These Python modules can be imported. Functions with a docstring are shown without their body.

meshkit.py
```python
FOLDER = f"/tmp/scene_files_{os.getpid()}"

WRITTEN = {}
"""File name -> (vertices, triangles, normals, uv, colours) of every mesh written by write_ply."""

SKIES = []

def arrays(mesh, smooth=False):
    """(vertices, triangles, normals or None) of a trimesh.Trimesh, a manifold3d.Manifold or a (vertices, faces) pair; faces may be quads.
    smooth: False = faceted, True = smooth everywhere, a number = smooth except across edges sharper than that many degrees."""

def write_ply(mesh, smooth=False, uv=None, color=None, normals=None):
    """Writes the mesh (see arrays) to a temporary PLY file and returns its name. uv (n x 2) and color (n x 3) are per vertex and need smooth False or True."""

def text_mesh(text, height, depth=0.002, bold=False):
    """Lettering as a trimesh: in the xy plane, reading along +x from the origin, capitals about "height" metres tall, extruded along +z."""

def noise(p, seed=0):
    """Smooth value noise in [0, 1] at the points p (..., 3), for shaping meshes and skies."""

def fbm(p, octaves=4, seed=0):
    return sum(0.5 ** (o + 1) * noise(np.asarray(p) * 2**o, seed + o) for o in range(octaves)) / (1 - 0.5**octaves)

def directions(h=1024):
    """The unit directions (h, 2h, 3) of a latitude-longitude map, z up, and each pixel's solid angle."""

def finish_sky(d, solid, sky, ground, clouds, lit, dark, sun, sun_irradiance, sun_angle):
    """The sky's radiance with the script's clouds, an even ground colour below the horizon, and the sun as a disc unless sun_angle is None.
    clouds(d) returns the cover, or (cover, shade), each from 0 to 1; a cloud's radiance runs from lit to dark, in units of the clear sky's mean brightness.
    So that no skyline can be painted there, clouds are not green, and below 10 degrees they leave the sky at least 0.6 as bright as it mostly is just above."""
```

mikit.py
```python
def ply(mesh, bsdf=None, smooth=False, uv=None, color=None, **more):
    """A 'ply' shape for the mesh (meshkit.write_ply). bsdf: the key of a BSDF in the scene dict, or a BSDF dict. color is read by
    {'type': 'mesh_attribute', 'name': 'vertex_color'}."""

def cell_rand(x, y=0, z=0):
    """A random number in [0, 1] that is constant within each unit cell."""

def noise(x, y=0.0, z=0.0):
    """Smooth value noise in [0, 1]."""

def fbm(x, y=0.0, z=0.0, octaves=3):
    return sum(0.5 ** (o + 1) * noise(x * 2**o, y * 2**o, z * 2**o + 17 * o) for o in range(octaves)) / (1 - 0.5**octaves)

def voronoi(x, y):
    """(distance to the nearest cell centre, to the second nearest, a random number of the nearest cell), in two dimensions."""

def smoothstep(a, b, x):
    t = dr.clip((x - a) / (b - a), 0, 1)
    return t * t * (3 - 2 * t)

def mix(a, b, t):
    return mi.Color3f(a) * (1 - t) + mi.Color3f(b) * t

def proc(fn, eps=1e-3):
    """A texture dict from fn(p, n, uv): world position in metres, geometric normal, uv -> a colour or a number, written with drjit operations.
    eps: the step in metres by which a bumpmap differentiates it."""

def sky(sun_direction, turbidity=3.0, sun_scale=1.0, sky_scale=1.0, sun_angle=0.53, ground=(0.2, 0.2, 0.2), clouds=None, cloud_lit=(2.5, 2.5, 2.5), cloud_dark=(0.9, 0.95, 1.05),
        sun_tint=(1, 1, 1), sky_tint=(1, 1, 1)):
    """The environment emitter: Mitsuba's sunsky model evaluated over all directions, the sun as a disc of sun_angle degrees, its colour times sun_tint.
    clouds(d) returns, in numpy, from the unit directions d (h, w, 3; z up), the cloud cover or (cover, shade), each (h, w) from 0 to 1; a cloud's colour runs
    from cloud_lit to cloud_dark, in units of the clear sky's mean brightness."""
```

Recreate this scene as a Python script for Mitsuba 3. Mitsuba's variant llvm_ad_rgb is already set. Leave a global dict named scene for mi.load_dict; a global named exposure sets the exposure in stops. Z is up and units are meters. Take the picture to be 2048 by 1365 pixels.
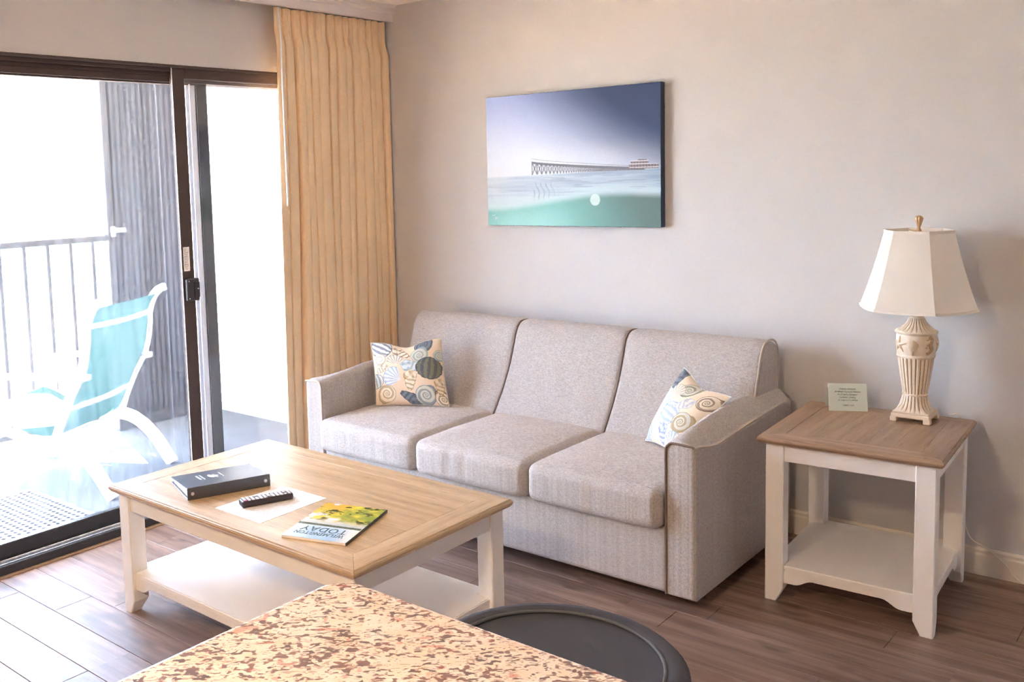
import math, random
import numpy as np
import trimesh
import manifold3d as m3
from shapely.geometry import Polygon, box as sbox, Point
from shapely.ops import unary_union
import drjit as dr
import mitsuba as mi
import mikit, meshkit
from mikit import proc, noise, fbm, voronoi, cell_rand, smoothstep, mix

random.seed(7)
rng = np.random.default_rng(7)
T = mi.ScalarTransform4f
scene, labels = {}, {}

# ------------------------------------------------------------------ camera, sky, lamps, exposure
CAM = np.array([3.609367, -3.928201, 1.518072])
FW = np.array([-0.66679411, 0.73848919, -0.10009656])
UP = np.array([-0.04363954, 0.09539167, 0.99448279])
PX, PY = 787.643 / 2048 - 0.5, 544.039 / 1365 - 0.5          # the photo is cropped off-centre
scene['camera'] = dict(type='perspective', fov=2 * math.degrees(math.atan(1024 / 1927.07)), fov_axis='x',
                       principal_point_offset_x=-PX, principal_point_offset_y=-PY, near_clip=0.05, far_clip=5000.0,
                       to_world=T().look_at(origin=CAM.tolist(), target=(CAM + FW).tolist(), up=UP.tolist()))
SUN = (-0.306, 0.111, 0.946)


def cloud_fn(d):
    n = meshkit.fbm(d * np.array([3.0, 3.0, 7.0]) + 11.3, 4, 3)
    return np.clip((n - 0.40) * 2.0, 0, 0.6), np.clip((n - 0.6) * 1.5, 0, 0.4)


scene['sky'] = mikit.sky(SUN, turbidity=3.5, sun_scale=0.0, sky_scale=1.12, ground=(0.25, 0.24, 0.22), clouds=cloud_fn,
                         cloud_lit=(2.2, 2.15, 2.1), cloud_dark=(1.1, 1.12, 1.15), sky_tint=(1.0, 0.98, 0.97))
scene['sun'] = dict(type='directional', direction=[-c for c in SUN], irradiance={'type': 'rgb', 'value': [1.50, 1.28, 1.04]})
UNSEEN_LAMP_EMIT = (2.3, 1.72, 1.17)  # unseen ceiling light behind the camera, warms the shaded sides
exposure = 7.0


# ------------------------------------------------------------------ helpers
def key_for(name):
    if name not in used:
        used[name] = 0
        return name
    used[name] += 1
    return f'{name}_{used[name]:03d}'


used = {}


def add(name, mesh, bsdf, smooth=False, parent=None, label=None, category=None, group=None, kind=None, to_world=None, uv=None, **more):
    k = key_for((parent + '__' if parent else '') + name)
    d = mesh if isinstance(mesh, dict) else mikit.ply(mesh, bsdf, smooth=smooth, uv=uv, **more)
    if to_world is not None:
        d = {**d, 'to_world': to_world}
    scene[k] = d
    tag(k, label, category, group, kind)
    return k


def tag(k, label=None, category=None, group=None, kind=None):
    e = {n: v for n, v in (('label', label), ('category', category), ('group', group), ('kind', kind)) if v}
    if e:
        labels[k] = {**labels.get(k, {}), **e}


def thing(name, label, category, group=None):
    k = key_for(name)
    tag(k, label, category, group)
    return k


def frame_at(x, y, z=0.0, deg=0.0):
    return T().translate([x, y, z]).rotate([0, 0, 1], deg)


def cat(*ms):
    return trimesh.util.concatenate([m for m in ms if m is not None])


def cbox(x0, x1, y0, y1, z0, z1, b=0.002):
    """a box with chamfered edges"""
    b = min(b, 0.45 * min(x1 - x0, y1 - y0, z1 - z0))
    pts = []
    for i, x in enumerate((x0, x1)):
        for j, y in enumerate((y0, y1)):
            for k, z in enumerate((z0, z1)):
                sx, sy, sz = (1 - 2 * i) * b, (1 - 2 * j) * b, (1 - 2 * k) * b
                pts += [(x, y + sy, z + sz), (x + sx, y, z + sz), (x + sx, y + sy, z)]
    return trimesh.convex.convex_hull(np.array(pts))


def bbox(x0, x1, y0, y1, z0, z1):
    m = trimesh.creation.box((x1 - x0, y1 - y0, z1 - z0))
    m.apply_translation(((x0 + x1) / 2, (y0 + y1) / 2, (z0 + z1) / 2))
    return m


def rbox(lo, hi, r, n=10, fine=14):
    """rounded box as a dense grid, ready to be displaced"""
    lo, hi = np.array(lo, float), np.array(hi, float)

    def coords(a, b):
        e = np.linspace(0, 1, n // 2 + 1)
        return np.concatenate([a + r * e, np.linspace(a + r, b - r, fine)[1:-1], b - r + r * e])

    V, F, off = [], [], 0
    for ax in range(3):
        u, v = [i for i in range(3) if i != ax]
        cu, cv = coords(lo[u], hi[u]), coords(lo[v], hi[v])
        for side in (0, 1):
            P = np.zeros((len(cu), len(cv), 3))
            P[..., u], P[..., v] = np.meshgrid(cu, cv, indexing='ij')
            P[..., ax] = hi[ax] if side else lo[ax]
            idx = np.arange(len(cu) * len(cv)).reshape(len(cu), len(cv)) + off
            q = np.stack([idx[:-1, :-1], idx[1:, :-1], idx[1:, 1:], idx[:-1, 1:]], -1).reshape(-1, 4)
            flip = (side == 0) ^ (ax == 1)
            if flip:
                q = q[:, ::-1]
            V.append(P.reshape(-1, 3)); F.append(q); off += len(V[-1])
    V, F = np.vstack(V), np.vstack(F)
    inner = np.clip(V, lo + r, hi - r)
    d = V - inner
    L = np.linalg.norm(d, axis=1, keepdims=True)
    V = inner + d / np.maximum(L, 1e-9) * r
    m = trimesh.Trimesh(V, np.vstack([F[:, [0, 1, 2]], F[:, [0, 2, 3]]]), process=False)
    m.merge_vertices(digits_vertex=6)
    return m


def loft(rings, cap=True, closed=True):
    """rings (k, n, 3) to one skin; caps by fans"""
    R = np.asarray(rings, float)
    k, n = R.shape[:2]
    idx = np.arange(k * n).reshape(k, n)
    j = np.arange(n if closed else n - 1)
    jn = (j + 1) % n
    F = []
    for i in range(k - 1):
        F.append(np.stack([idx[i, j], idx[i, jn], idx[i + 1, jn]], -1))
        F.append(np.stack([idx[i, j], idx[i + 1, jn], idx[i + 1, j]], -1))
    V = R.reshape(-1, 3)
    F = np.vstack(F)
    if cap:
        c0, c1 = len(V), len(V) + 1
        V = np.vstack([V, R[0].mean(0), R[-1].mean(0)])
        F = np.vstack([F, np.stack([idx[0, jn], idx[0, j], np.full(n, c0)], -1), np.stack([idx[-1, j], idx[-1, jn], np.full(n, c1)], -1)])
    m = trimesh.Trimesh(V, F, process=False)
    if cap and m.volume < 0:
        m.invert()
    return m


def catmull(P, n=8):
    P = np.asarray(P, float)
    if len(P) < 3:
        return P
    Q = np.vstack([2 * P[0] - P[1], P, 2 * P[-1] - P[-2]])
    out = []
    for i in range(1, len(Q) - 2):
        t = np.linspace(0, 1, n, endpoint=False)[:, None]
        a, b, c, d = Q[i - 1], Q[i], Q[i + 1], Q[i + 2]
        out.append(0.5 * (2 * b + (c - a) * t + (2 * a - 5 * b + 4 * c - d) * t ** 2 + (3 * b - 3 * c + d - a) * t ** 3))
    return np.vstack(out + [P[-1:]])


def tube(P, r, sides=10, flat=None, up=(0, 0, 1), cap=True):
    """a swept section: round of radius r, or a rounded rectangle flat = (half width across, half height along up)"""
    P = np.asarray(P, float)
    t = np.gradient(P, axis=0)
    t /= np.linalg.norm(t, axis=1, keepdims=True)
    ref = np.tile(np.asarray(up, float), (len(P), 1))
    bad = np.abs((t * ref).sum(1)) > 0.97
    ref[bad] = [1, 0.2, 0] if abs(up[2]) > 0.5 else [0, 0, 1]
    a = np.cross(t, ref)
    for i in range(1, len(a)):
        if a[i] @ a[i - 1] < 0:
            a[i] = -a[i]
    a /= np.linalg.norm(a, axis=1, keepdims=True)
    b = np.cross(a, t)
    if flat is None:
        ang = np.arange(sides) * 2 * np.pi / sides
        ca, cb = np.cos(ang) * 1.0, np.sin(ang) * 1.0
        rr = np.broadcast_to(r, (len(P),))[:, None]
        return loft(P[:, None] + (rr * ca)[..., None] * a[:, None] + (rr * sb(cb))[..., None] * b[:, None], cap=cap)
    w, h = flat
    c = min(w, h) * 0.35
    ring = np.array([(w, -h + c), (w, h - c), (w - c, h), (-w + c, h), (-w, h - c), (-w, -h + c), (-w + c, -h), (w - c, -h)])
    return loft(P[:, None] + ring[None, :, :1] * a[:, None] + ring[None, :, 1:] * b[:, None], cap=cap)


def sb(x):
    return x


def prism(poly, h, axis='z', at=0.0):
    """a shapely polygon extruded; axis y: polygon in (x, z); axis x: polygon in (y, z)"""
    m = trimesh.creation.extrude_polygon(poly, h, engine='earcut')
    v = m.vertices.copy()
    if axis == 'y':
        m.vertices = np.stack([v[:, 0], at + h - v[:, 2], v[:, 1]], -1)
    elif axis == 'x':
        m.vertices = np.stack([at + v[:, 2], v[:, 0], v[:, 1]], -1)
    else:
        m.vertices = v + [0, 0, at]
    return m


def lathe(profile, n=48):
    """profile of (radius, z)"""
    p = np.asarray(profile, float)
    a = np.arange(n) * 2 * np.pi / n
    return loft([np.stack([r * np.cos(a), r * np.sin(a), np.full(n, z)], -1) for r, z in p])


def text(s, height, depth=0.0006, bold=False, center=True, slant=0.0):
    m = meshkit.text_mesh(s, height, depth, bold)
    v = m.vertices.copy()
    v[:, 0] += slant * v[:, 1]
    if center:
        v[:, 0] -= (v[:, 0].min() + v[:, 0].max()) / 2
    m.vertices = v
    return m


# ------------------------------------------------------------------ materials
def pr(color, rough=0.5, spec=0.5, **k):
    c = color if isinstance(color, dict) else {'type': 'rgb', 'value': list(color)}
    return {'type': 'twosided', 'bsdf': {'type': 'principled', 'base_color': c, 'roughness': rough, 'specular': spec, **k}}


def mat(name, d):
    scene[name] = d
    return name


def M3(c):
    return mi.Color3f(*c)


def wall_fn(p, n, uv):
    v = fbm(p.x * 2.1 + p.y * 1.3, p.z * 2.0, p.y * 1.7, 3)
    f = noise(p.x * 160, p.y * 160, p.z * 160)
    return M3((0.600, 0.586, 0.576)) * (0.97 + 0.04 * v + 0.03 * (f - 0.5))


def floor_fn(p, n, uv):
    row = dr.floor((p.y + 0.9515) / 0.1503)
    col = dr.floor((p.x + 5 * cell_rand(row, 3)) / 1.22)
    tone = cell_rand(row, col, 7)
    g = fbm(p.x * 2.2 + 31 * tone, p.y * 34, 5 * tone, 4)
    fine = noise(p.x * 9, p.y * 260, tone * 9)
    knot = smoothstep(0.62, 0.80, fbm(p.x * 4.5 + 9 * tone, p.y * 13, 2.0, 3))
    c = mix((0.125, 0.072, 0.053), (0.285, 0.195, 0.152), dr.clip(1.5 * g - 0.3 + 0.25 * (tone - 0.5), 0, 1))
    c = c * (0.86 + 0.28 * fine)
    return mix(c, (0.075, 0.048, 0.038), 0.65 * knot)


def make_wood(along, dark, light, scale=1.0):
    def fn(p, n, uv):
        a, b = (p.x, p.y) if along == 'x' else (p.y, p.x)
        g = fbm(a * 2.6 * scale, b * 46 * scale, p.z * 30, 4)
        pore = smoothstep(0.58, 0.80, noise(a * 22, b * 420, p.z * 50))
        band = noise(b * 11.5 + 3.3, 1.7)
        c = mix(dark, light, dr.clip(1.25 * g - 0.10 + 0.22 * (band - 0.5), 0, 1))
        return c * (1.0 - 0.16 * pore)
    return fn


def fabric_fn(p, n, uv):
    # a tweed of crossing threads
    w = noise(p.x * 420, p.y * 420, p.z * 420)
    w2 = noise(p.x * 130, p.y * 130, p.z * 640)
    w3 = noise(p.x * 640, p.y * 640, p.z * 130)
    w4 = noise(p.x * 150, p.y * 640, 3.0)
    big = fbm(p.x * 5, p.y * 5, p.z * 5, 2)
    t = dr.clip(0.5 + 0.36 * (w - 0.5) + 0.42 * (w2 - 0.5) + 0.42 * (w3 - 0.5) + 0.25 * (w4 - 0.5) + 0.10 * (big - 0.5), 0, 1)
    return mix((0.295, 0.25, 0.225), (0.60, 0.565, 0.54), t)


def fabric_bump(p, n, uv):
    return 0.5 * noise(p.x * 140, p.y * 140, p.z * 520) + 0.5 * noise(p.x * 520, p.y * 520, p.z * 140)


def curtain_fn(p, n, uv):
    w = noise(p.x * 90, p.y * 90, p.z * 420) * 0.6 + fbm(p.x * 9, p.y * 9, p.z * 3, 2) * 0.4
    return mix((0.83, 0.62, 0.395), (0.89, 0.69, 0.465), dr.clip(w * 1.4 - 0.2, 0, 1))


def granite_fn(p, n, uv):
    # small speckles, drawn out into short diagonal streaks
    a, b = 0.74 * p.x + 0.67 * p.y, 0.74 * p.y - 0.67 * p.x
    wa = a + 0.009 * (fbm(a * 60, b * 60, 1.0, 2) - 0.5)
    wb = b + 0.007 * (fbm(a * 60, b * 60, 7.0, 2) - 0.5)
    base = mix((0.70, 0.55, 0.46), (0.79, 0.71, 0.66), fbm(a * 40, b * 60, 3.0, 3))
    gold = smoothstep(0.50, 0.80, fbm(a * 26, b * 30, 9.0, 3))
    c = mix(base, (0.72, 0.48, 0.29), 0.35 * gold)
    clump = fbm(a * 20, b * 26, 2.0, 3)
    f = fbm(wa * 125, wb * 215, 4.0, 2) * 0.80 + clump * 0.20
    dark = smoothstep(0.53, 0.69, f)
    g = noise(wa * 260, wb * 420, 5.0) * 0.72 + clump * 0.28
    small = smoothstep(0.58, 0.76, g)
    ink = mix((0.055, 0.04, 0.055), (0.24, 0.11, 0.10), noise(a * 70, b * 70, 8.0))
    c = mix(c, ink, dr.clip(0.92 * dark + 0.5 * small, 0, 0.93))
    red = smoothstep(0.84, 0.92, noise(a * 60, b * 90, 6.0))
    return mix(c, (0.42, 0.10, 0.08), 0.5 * red)


def lampbase_fn(p, n, uv):
    # antique wash rubbed into the flutes; u counts flutes, v is the share of fluting at that height
    g = dr.abs(uv.x - dr.floor(uv.x) - 0.5) * 2
    groove = smoothstep(0.66, 0.93, g) * uv.y
    v = fbm(p.x * 60, p.y * 60, p.z * 40, 3)
    c = mix((0.70, 0.575, 0.44), (0.80, 0.70, 0.57), v)
    return mix(c, (0.34, 0.19, 0.10), 0.85 * groove)


def concrete_fn(p, n, uv):
    v = fbm(p.x * 6, p.y * 6, p.z * 6, 4)
    return mix((0.085, 0.10, 0.118), (0.115, 0.13, 0.148), v)


def sand_fn(p, n, uv):
    v = fbm(p.x * 0.08, p.y * 0.08, 0.0, 4)
    return mix((0.30, 0.26, 0.22), (0.38, 0.34, 0.29), v)


def pane_dirt_haze_fn(p, n, uv):
    # dried salt in streaks over the glass, plus a painted veil of glare
    a = fbm(p.y * 7, p.z * 1.3, 4.0, 3)
    b = noise(p.y * 34 + 5 * a, p.z * 1.6, 1.0)
    return M3((0.80, 0.86, 0.95)) * dr.clip(0.42 + 0.5 * a * b * 2.2, 0, 0.95)


M = {}
M['wall'] = mat('mat_wall', pr(proc(wall_fn), 0.85, 0.25))
M['ceiling'] = mat('mat_ceiling', pr((0.80, 0.76, 0.71), 0.9, 0.2))
M['unseen_brown'] = mat('mat_unseen_brown', pr((0.27, 0.17, 0.10), 0.5))  # dark brown for the unseen wall, added to cut and warm bounce light
M['trim'] = mat('mat_trim', pr((0.76, 0.70, 0.62), 0.4))
M['cornice'] = mat('mat_cornice', pr((0.74, 0.69, 0.66), 0.5))
M['floor'] = mat('mat_floor', pr(proc(floor_fn), 0.44, 0.75, clearcoat=0.3, clearcoat_gloss=0.2))
M['subfloor'] = mat('mat_subfloor', pr((0.03, 0.022, 0.018), 0.9, 0.1))
DK, LT = (0.40, 0.262, 0.135), (0.575, 0.42, 0.258)
M['wood_x'] = mat('mat_wood_x', pr(proc(make_wood('x', DK, LT)), 0.36, 0.8, clearcoat=0.6, clearcoat_gloss=0.4))
M['wood_y'] = mat('mat_wood_y', pr(proc(make_wood('y', DK, LT)), 0.36, 0.8, clearcoat=0.6, clearcoat_gloss=0.4))
DK2, LT2 = (0.23, 0.142, 0.085), (0.39, 0.258, 0.162)  # same wood as the coffee table, weaker light put into the colour
M['wood2_x'] = mat('mat_wood2_x', pr(proc(make_wood('x', DK2, LT2)), 0.4, 0.5))
M['wood2_y'] = mat('mat_wood2_y', pr(proc(make_wood('y', DK2, LT2)), 0.4, 0.5))
M['white_paint'] = mat('mat_white_paint', pr((0.84, 0.82, 0.79), 0.35, 0.5))
M['fabric'] = mat('mat_fabric', {'type': 'twosided', 'bsdf': {'type': 'bumpmap', 'arbitrary': proc(fabric_bump, 8e-4), 'scale': 0.0006, 'bsdf': {
    'type': 'principled', 'base_color': proc(fabric_fn), 'roughness': 0.85, 'specular': 0.25, 'sheen': 0.4}}})
M['piping'] = mat('mat_piping', pr((0.52, 0.45, 0.39), 0.8, 0.2))
M['piping_shaded'] = mat('mat_piping_shaded', pr((0.20, 0.145, 0.12), 0.8, 0.2))  # same piping darkened: shade painted into the creases and right arm front
M['curtain'] = mat('mat_curtain', pr(proc(curtain_fn), 0.85, 0.15))
M['bronze'] = mat('mat_bronze', pr((0.075, 0.055, 0.052), 0.6, 0.3))
M['black_metal'] = mat('mat_black_metal', pr((0.03, 0.03, 0.033), 0.4, 0.5))
M['aluminium'] = mat('mat_aluminium', {'type': 'twosided', 'bsdf': {'type': 'roughconductor', 'material': 'Al', 'alpha': 0.25}})
M['grey_strip'] = mat('mat_grey_strip', pr((0.62, 0.63, 0.68), 0.35))
M['white_plastic'] = mat('mat_white_plastic', pr((0.84, 0.84, 0.84), 0.35))
M['glass'] = mat('mat_glass', {'type': 'thindielectric', 'int_ior': 1.5})
M['salt'] = mat('mat_salt_haze', {'type': 'mask', 'opacity': 0.06, 'bsdf': {'type': 'principledthin', 'base_color': proc(pane_dirt_haze_fn), 'roughness': 0.9, 'diff_trans': 1.0, 'eta': 1.2}})  # salt film whose opacity also stands in for glare haze
M['granite'] = mat('mat_granite', pr(proc(granite_fn), 0.25, 0.5))
M['vinyl'] = mat('mat_vinyl', pr((0.047, 0.050, 0.062), 0.6, 0.35))
M['vinyl_welt'] = mat('mat_vinyl_welt', pr((0.085, 0.09, 0.10), 0.6, 0.3))
M['lampbase'] = mat('mat_lampbase', pr(proc(lampbase_fn), 0.5, 0.4))
M['relief'] = mat('mat_relief', pr((0.70, 0.57, 0.43), 0.55, 0.4))
M['relief_dark'] = mat('mat_relief_dark', pr((0.47, 0.33, 0.20), 0.5, 0.4))
M['brass'] = mat('mat_brass', pr((0.55, 0.36, 0.20), 0.35, metallic=0.6))
M['pewter'] = mat('mat_pewter', pr((0.55, 0.50, 0.42), 0.35, metallic=0.7))
M['shade'] = mat('mat_shade', {'type': 'principledthin', 'base_color': {'type': 'rgb', 'value': [0.88, 0.83, 0.755]}, 'roughness': 0.8, 'diff_trans': 0.6, 'eta': 1.3})
M['shade_trim'] = mat('mat_shade_trim', pr((0.80, 0.74, 0.66), 0.8, 0.2))
M['bulb'] = mat('mat_bulb', pr((0.9, 0.9, 0.88), 0.25))
M['mint_card'] = mat('mat_mint_card', pr((0.60, 0.67, 0.60), 0.6, 0.3))
M['ink'] = mat('mat_ink', pr((0.03, 0.03, 0.035), 0.6, 0.3))
M['paper'] = mat('mat_paper', pr((0.88, 0.87, 0.86), 0.7, 0.3))
M['paper_ink'] = mat('mat_paper_ink', pr((0.35, 0.33, 0.33), 0.7, 0.3))
M['binder'] = mat('mat_binder', pr((0.016, 0.019, 0.027), 0.34, 1.0, clearcoat=1.0, clearcoat_gloss=0.5))
M['silver_print'] = mat('mat_silver_print', pr((0.82, 0.83, 0.85), 0.35))
M['remote'] = mat('mat_remote', pr((0.035, 0.025, 0.03), 0.4))
M['button'] = mat('mat_button', pr((0.74, 0.72, 0.74), 0.4))
M['button_red'] = mat('mat_button_red', pr((0.55, 0.07, 0.16), 0.4))
M['navy_edge'] = mat('mat_navy_edge', pr((0.03, 0.045, 0.075), 0.6, 0.3))
M['green_bar'] = mat('mat_green_bar', pr((0.085, 0.115, 0.075), 0.4))
M['teal_ink'] = mat('mat_teal_ink', pr((0.03, 0.10, 0.135), 0.5))
M['mag_spine'] = mat('mat_mag_spine', pr((0.035, 0.04, 0.04), 0.4))
M['stucco'] = mat('mat_stucco', pr((0.80, 0.80, 0.79), 0.9, 0.2))
M['concrete'] = mat('mat_concrete', pr(proc(concrete_fn), 0.7, 0.3))
M['slate_panel'] = mat('mat_slate_panel', pr((0.04, 0.04, 0.05), 0.55, 0.4))
M['railing'] = mat('mat_railing', pr((0.05, 0.05, 0.058), 0.5, 0.4))
M['rubber'] = mat('mat_rubber', pr((0.10, 0.10, 0.13), 0.45, 0.5))
M['sling'] = mat('mat_sling', {'type': 'principledthin', 'base_color': {'type': 'rgb', 'value': [0.055, 0.125, 0.117]}, 'roughness': 0.7, 'diff_trans': 0.7, 'eta': 1.3})
M['sand'] = mat('mat_sand', pr(proc(sand_fn), 0.95, 0.1))
M['sea'] = mat('mat_sea', pr((0.12, 0.22, 0.26), 0.25, 0.5))
M['cabinet'] = mat('mat_cabinet', pr((0.70, 0.66, 0.60), 0.45))
M['chrome'] = mat('mat_chrome', {'type': 'twosided', 'bsdf': {'type': 'roughconductor', 'material': 'Cr', 'alpha': 0.15}})

# ------------------------------------------------------------------ the room: shell
ROOM_X, ROOM_Y, CEIL = 5.2, -5.6, 2.415
DOOR_Y0, DOOR_Y1, DOOR_Z = -2.52, -0.11, 2.03
add('floor', bbox(0, ROOM_X, ROOM_Y, 0, -0.16, -0.008), M['subfloor'], kind='structure', label='dark grey-brown wood plank floor of the living room')
plank_rng = random.Random(5)
PITCH, Y0 = 0.1503, -0.9515
joints = {-10: 0.593, -9: 0.593, -8: 0.593, -9.0: 0.45}
for row in range(-31, 7):
    ya, yb = Y0 + PITCH * row, Y0 + PITCH * (row + 1)
    ya, yb = max(ya, ROOM_Y), min(yb, 0.0)
    if yb - ya < 0.01:
        continue
    off = {-9: 0.45, -8: 0.593, -1: 2.18 - 1.22}.get(row, plank_rng.random() * 1.22)
    cuts = [0.0] + [c for c in (off + 1.22 * k for k in range(-1, 6)) if 0.02 < c < ROOM_X - 0.02] + [ROOM_X]
    for a, b in zip(cuts, cuts[1:]):
        add('plank', cbox(a + 0.0006, b - 0.0006, ya + 0.0006, yb - 0.0006, -0.010, 0.0, 0.0011), M['floor'], parent='floor')

add('wall_back', bbox(0.0, ROOM_X + 0.15, 0.0, 0.15, -0.1, 2.6), M['wall'], kind='structure', label='greige painted wall behind the sofa')
wl = cat(bbox(-0.15, 0, ROOM_Y, DOOR_Y0, -0.1, 2.6), bbox(-0.15, 0, DOOR_Y1, 0.0, -0.1, 2.6), bbox(-0.15, 0, DOOR_Y0, DOOR_Y1, DOOR_Z, 2.6))
add('wall_left', wl, M['wall'], kind='structure', label='greige wall around the sliding glass door')
add('wall_right', bbox(ROOM_X, ROOM_X + 0.15, ROOM_Y - 0.15, 0.0, -0.1, 2.6), M['wall'], kind='structure')
add('wall_front', bbox(-0.15, ROOM_X, ROOM_Y - 0.15, ROOM_Y, -0.1, 2.6), M['unseen_brown'], kind='structure')  # out of view; coloured dark to deepen the shade in the room
add('ceiling', bbox(-0.15, ROOM_X + 0.15, ROOM_Y - 0.15, 0.15, CEIL, 2.6), M['ceiling'], kind='structure', label='off-white ceiling')
bb = Polygon([(0, 0), (-0.014, 0), (-0.014, 0.075), (-0.011, 0.082), (-0.011, 0.092), (-0.006, 0.1), (0, 0.1)])
add('baseboard_back', prism(bb, ROOM_X, 'x', 0.0), M['trim'], kind='structure', label='cream baseboard along the foot of the wall behind the sofa')
add('trim_2', cbox(0.012, 0.034, DOOR_Y0 - 0.05, DOOR_Y1, -0.002, 0.006, .002), M['wood2_y'], kind='structure', label='narrow brown threshold strip along the door sill')
# the cornice over the curtain: a boxed moulding along the ceiling of the door wall
cor = Polygon([(0.090, 2.333), (0.112, 2.333), (0.112, 2.372), (0.117, 2.376), (0.117, 2.388), (0.124, 2.393), (0.124, 2.400), (0.140, 2.412), (0.140, CEIL), (0.0, CEIL), (0.0, 2.402), (0.090, 2.402)])
m = prism(cor, 3.4, 'y', -3.4)
add('trim_1', m, M['cornice'], kind='structure', label='white moulded cornice box at the ceiling above the curtain')

# ------------------------------------------------------------------ sliding door
D = 'door_1'
tag(D, label='sliding glass door with dark bronze frame', kind='structure')
fr = add('frame_head', cat(cbox(-0.125, -0.045, DOOR_Y0, DOOR_Y1, 1.962, 2.03, .002), cbox(-0.047, 0.004, DOOR_Y0, DOOR_Y1, 2.022, 2.034, .001),
                           cbox(-0.040, -0.036, DOOR_Y0, -1.348, 1.990, 2.023, .001), cbox(-0.020, -0.016, DOOR_Y0, -1.348, 2.005, 2.023, .001)), M['bronze'], parent=D)
for y in (DOOR_Y0, DOOR_Y1 - 0.045):
    add('jamb', cbox(-0.125, 0.002, y, y + 0.045, 0.0, 1.965, .002), M['bronze'], parent=D)
add('sill_track', cat(cbox(-0.13, 0.012, DOOR_Y0, DOOR_Y1, -0.008, 0.030, .003), cbox(-0.0, 0.012, DOOR_Y0, DOOR_Y1, 0.026, 0.040, .002)), M['black_metal'], parent=D)
add('track_rail', cat(cbox(-0.011, -0.006, DOOR_Y0 + .05, DOOR_Y1 - .05, 0.028, 0.043, .001), cbox(-0.046, -0.036, DOOR_Y0 + .05, DOOR_Y1 - .05, 0.028, 0.046, .003)), M['aluminium'], parent=D, label='shiny aluminium track rail')
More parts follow.
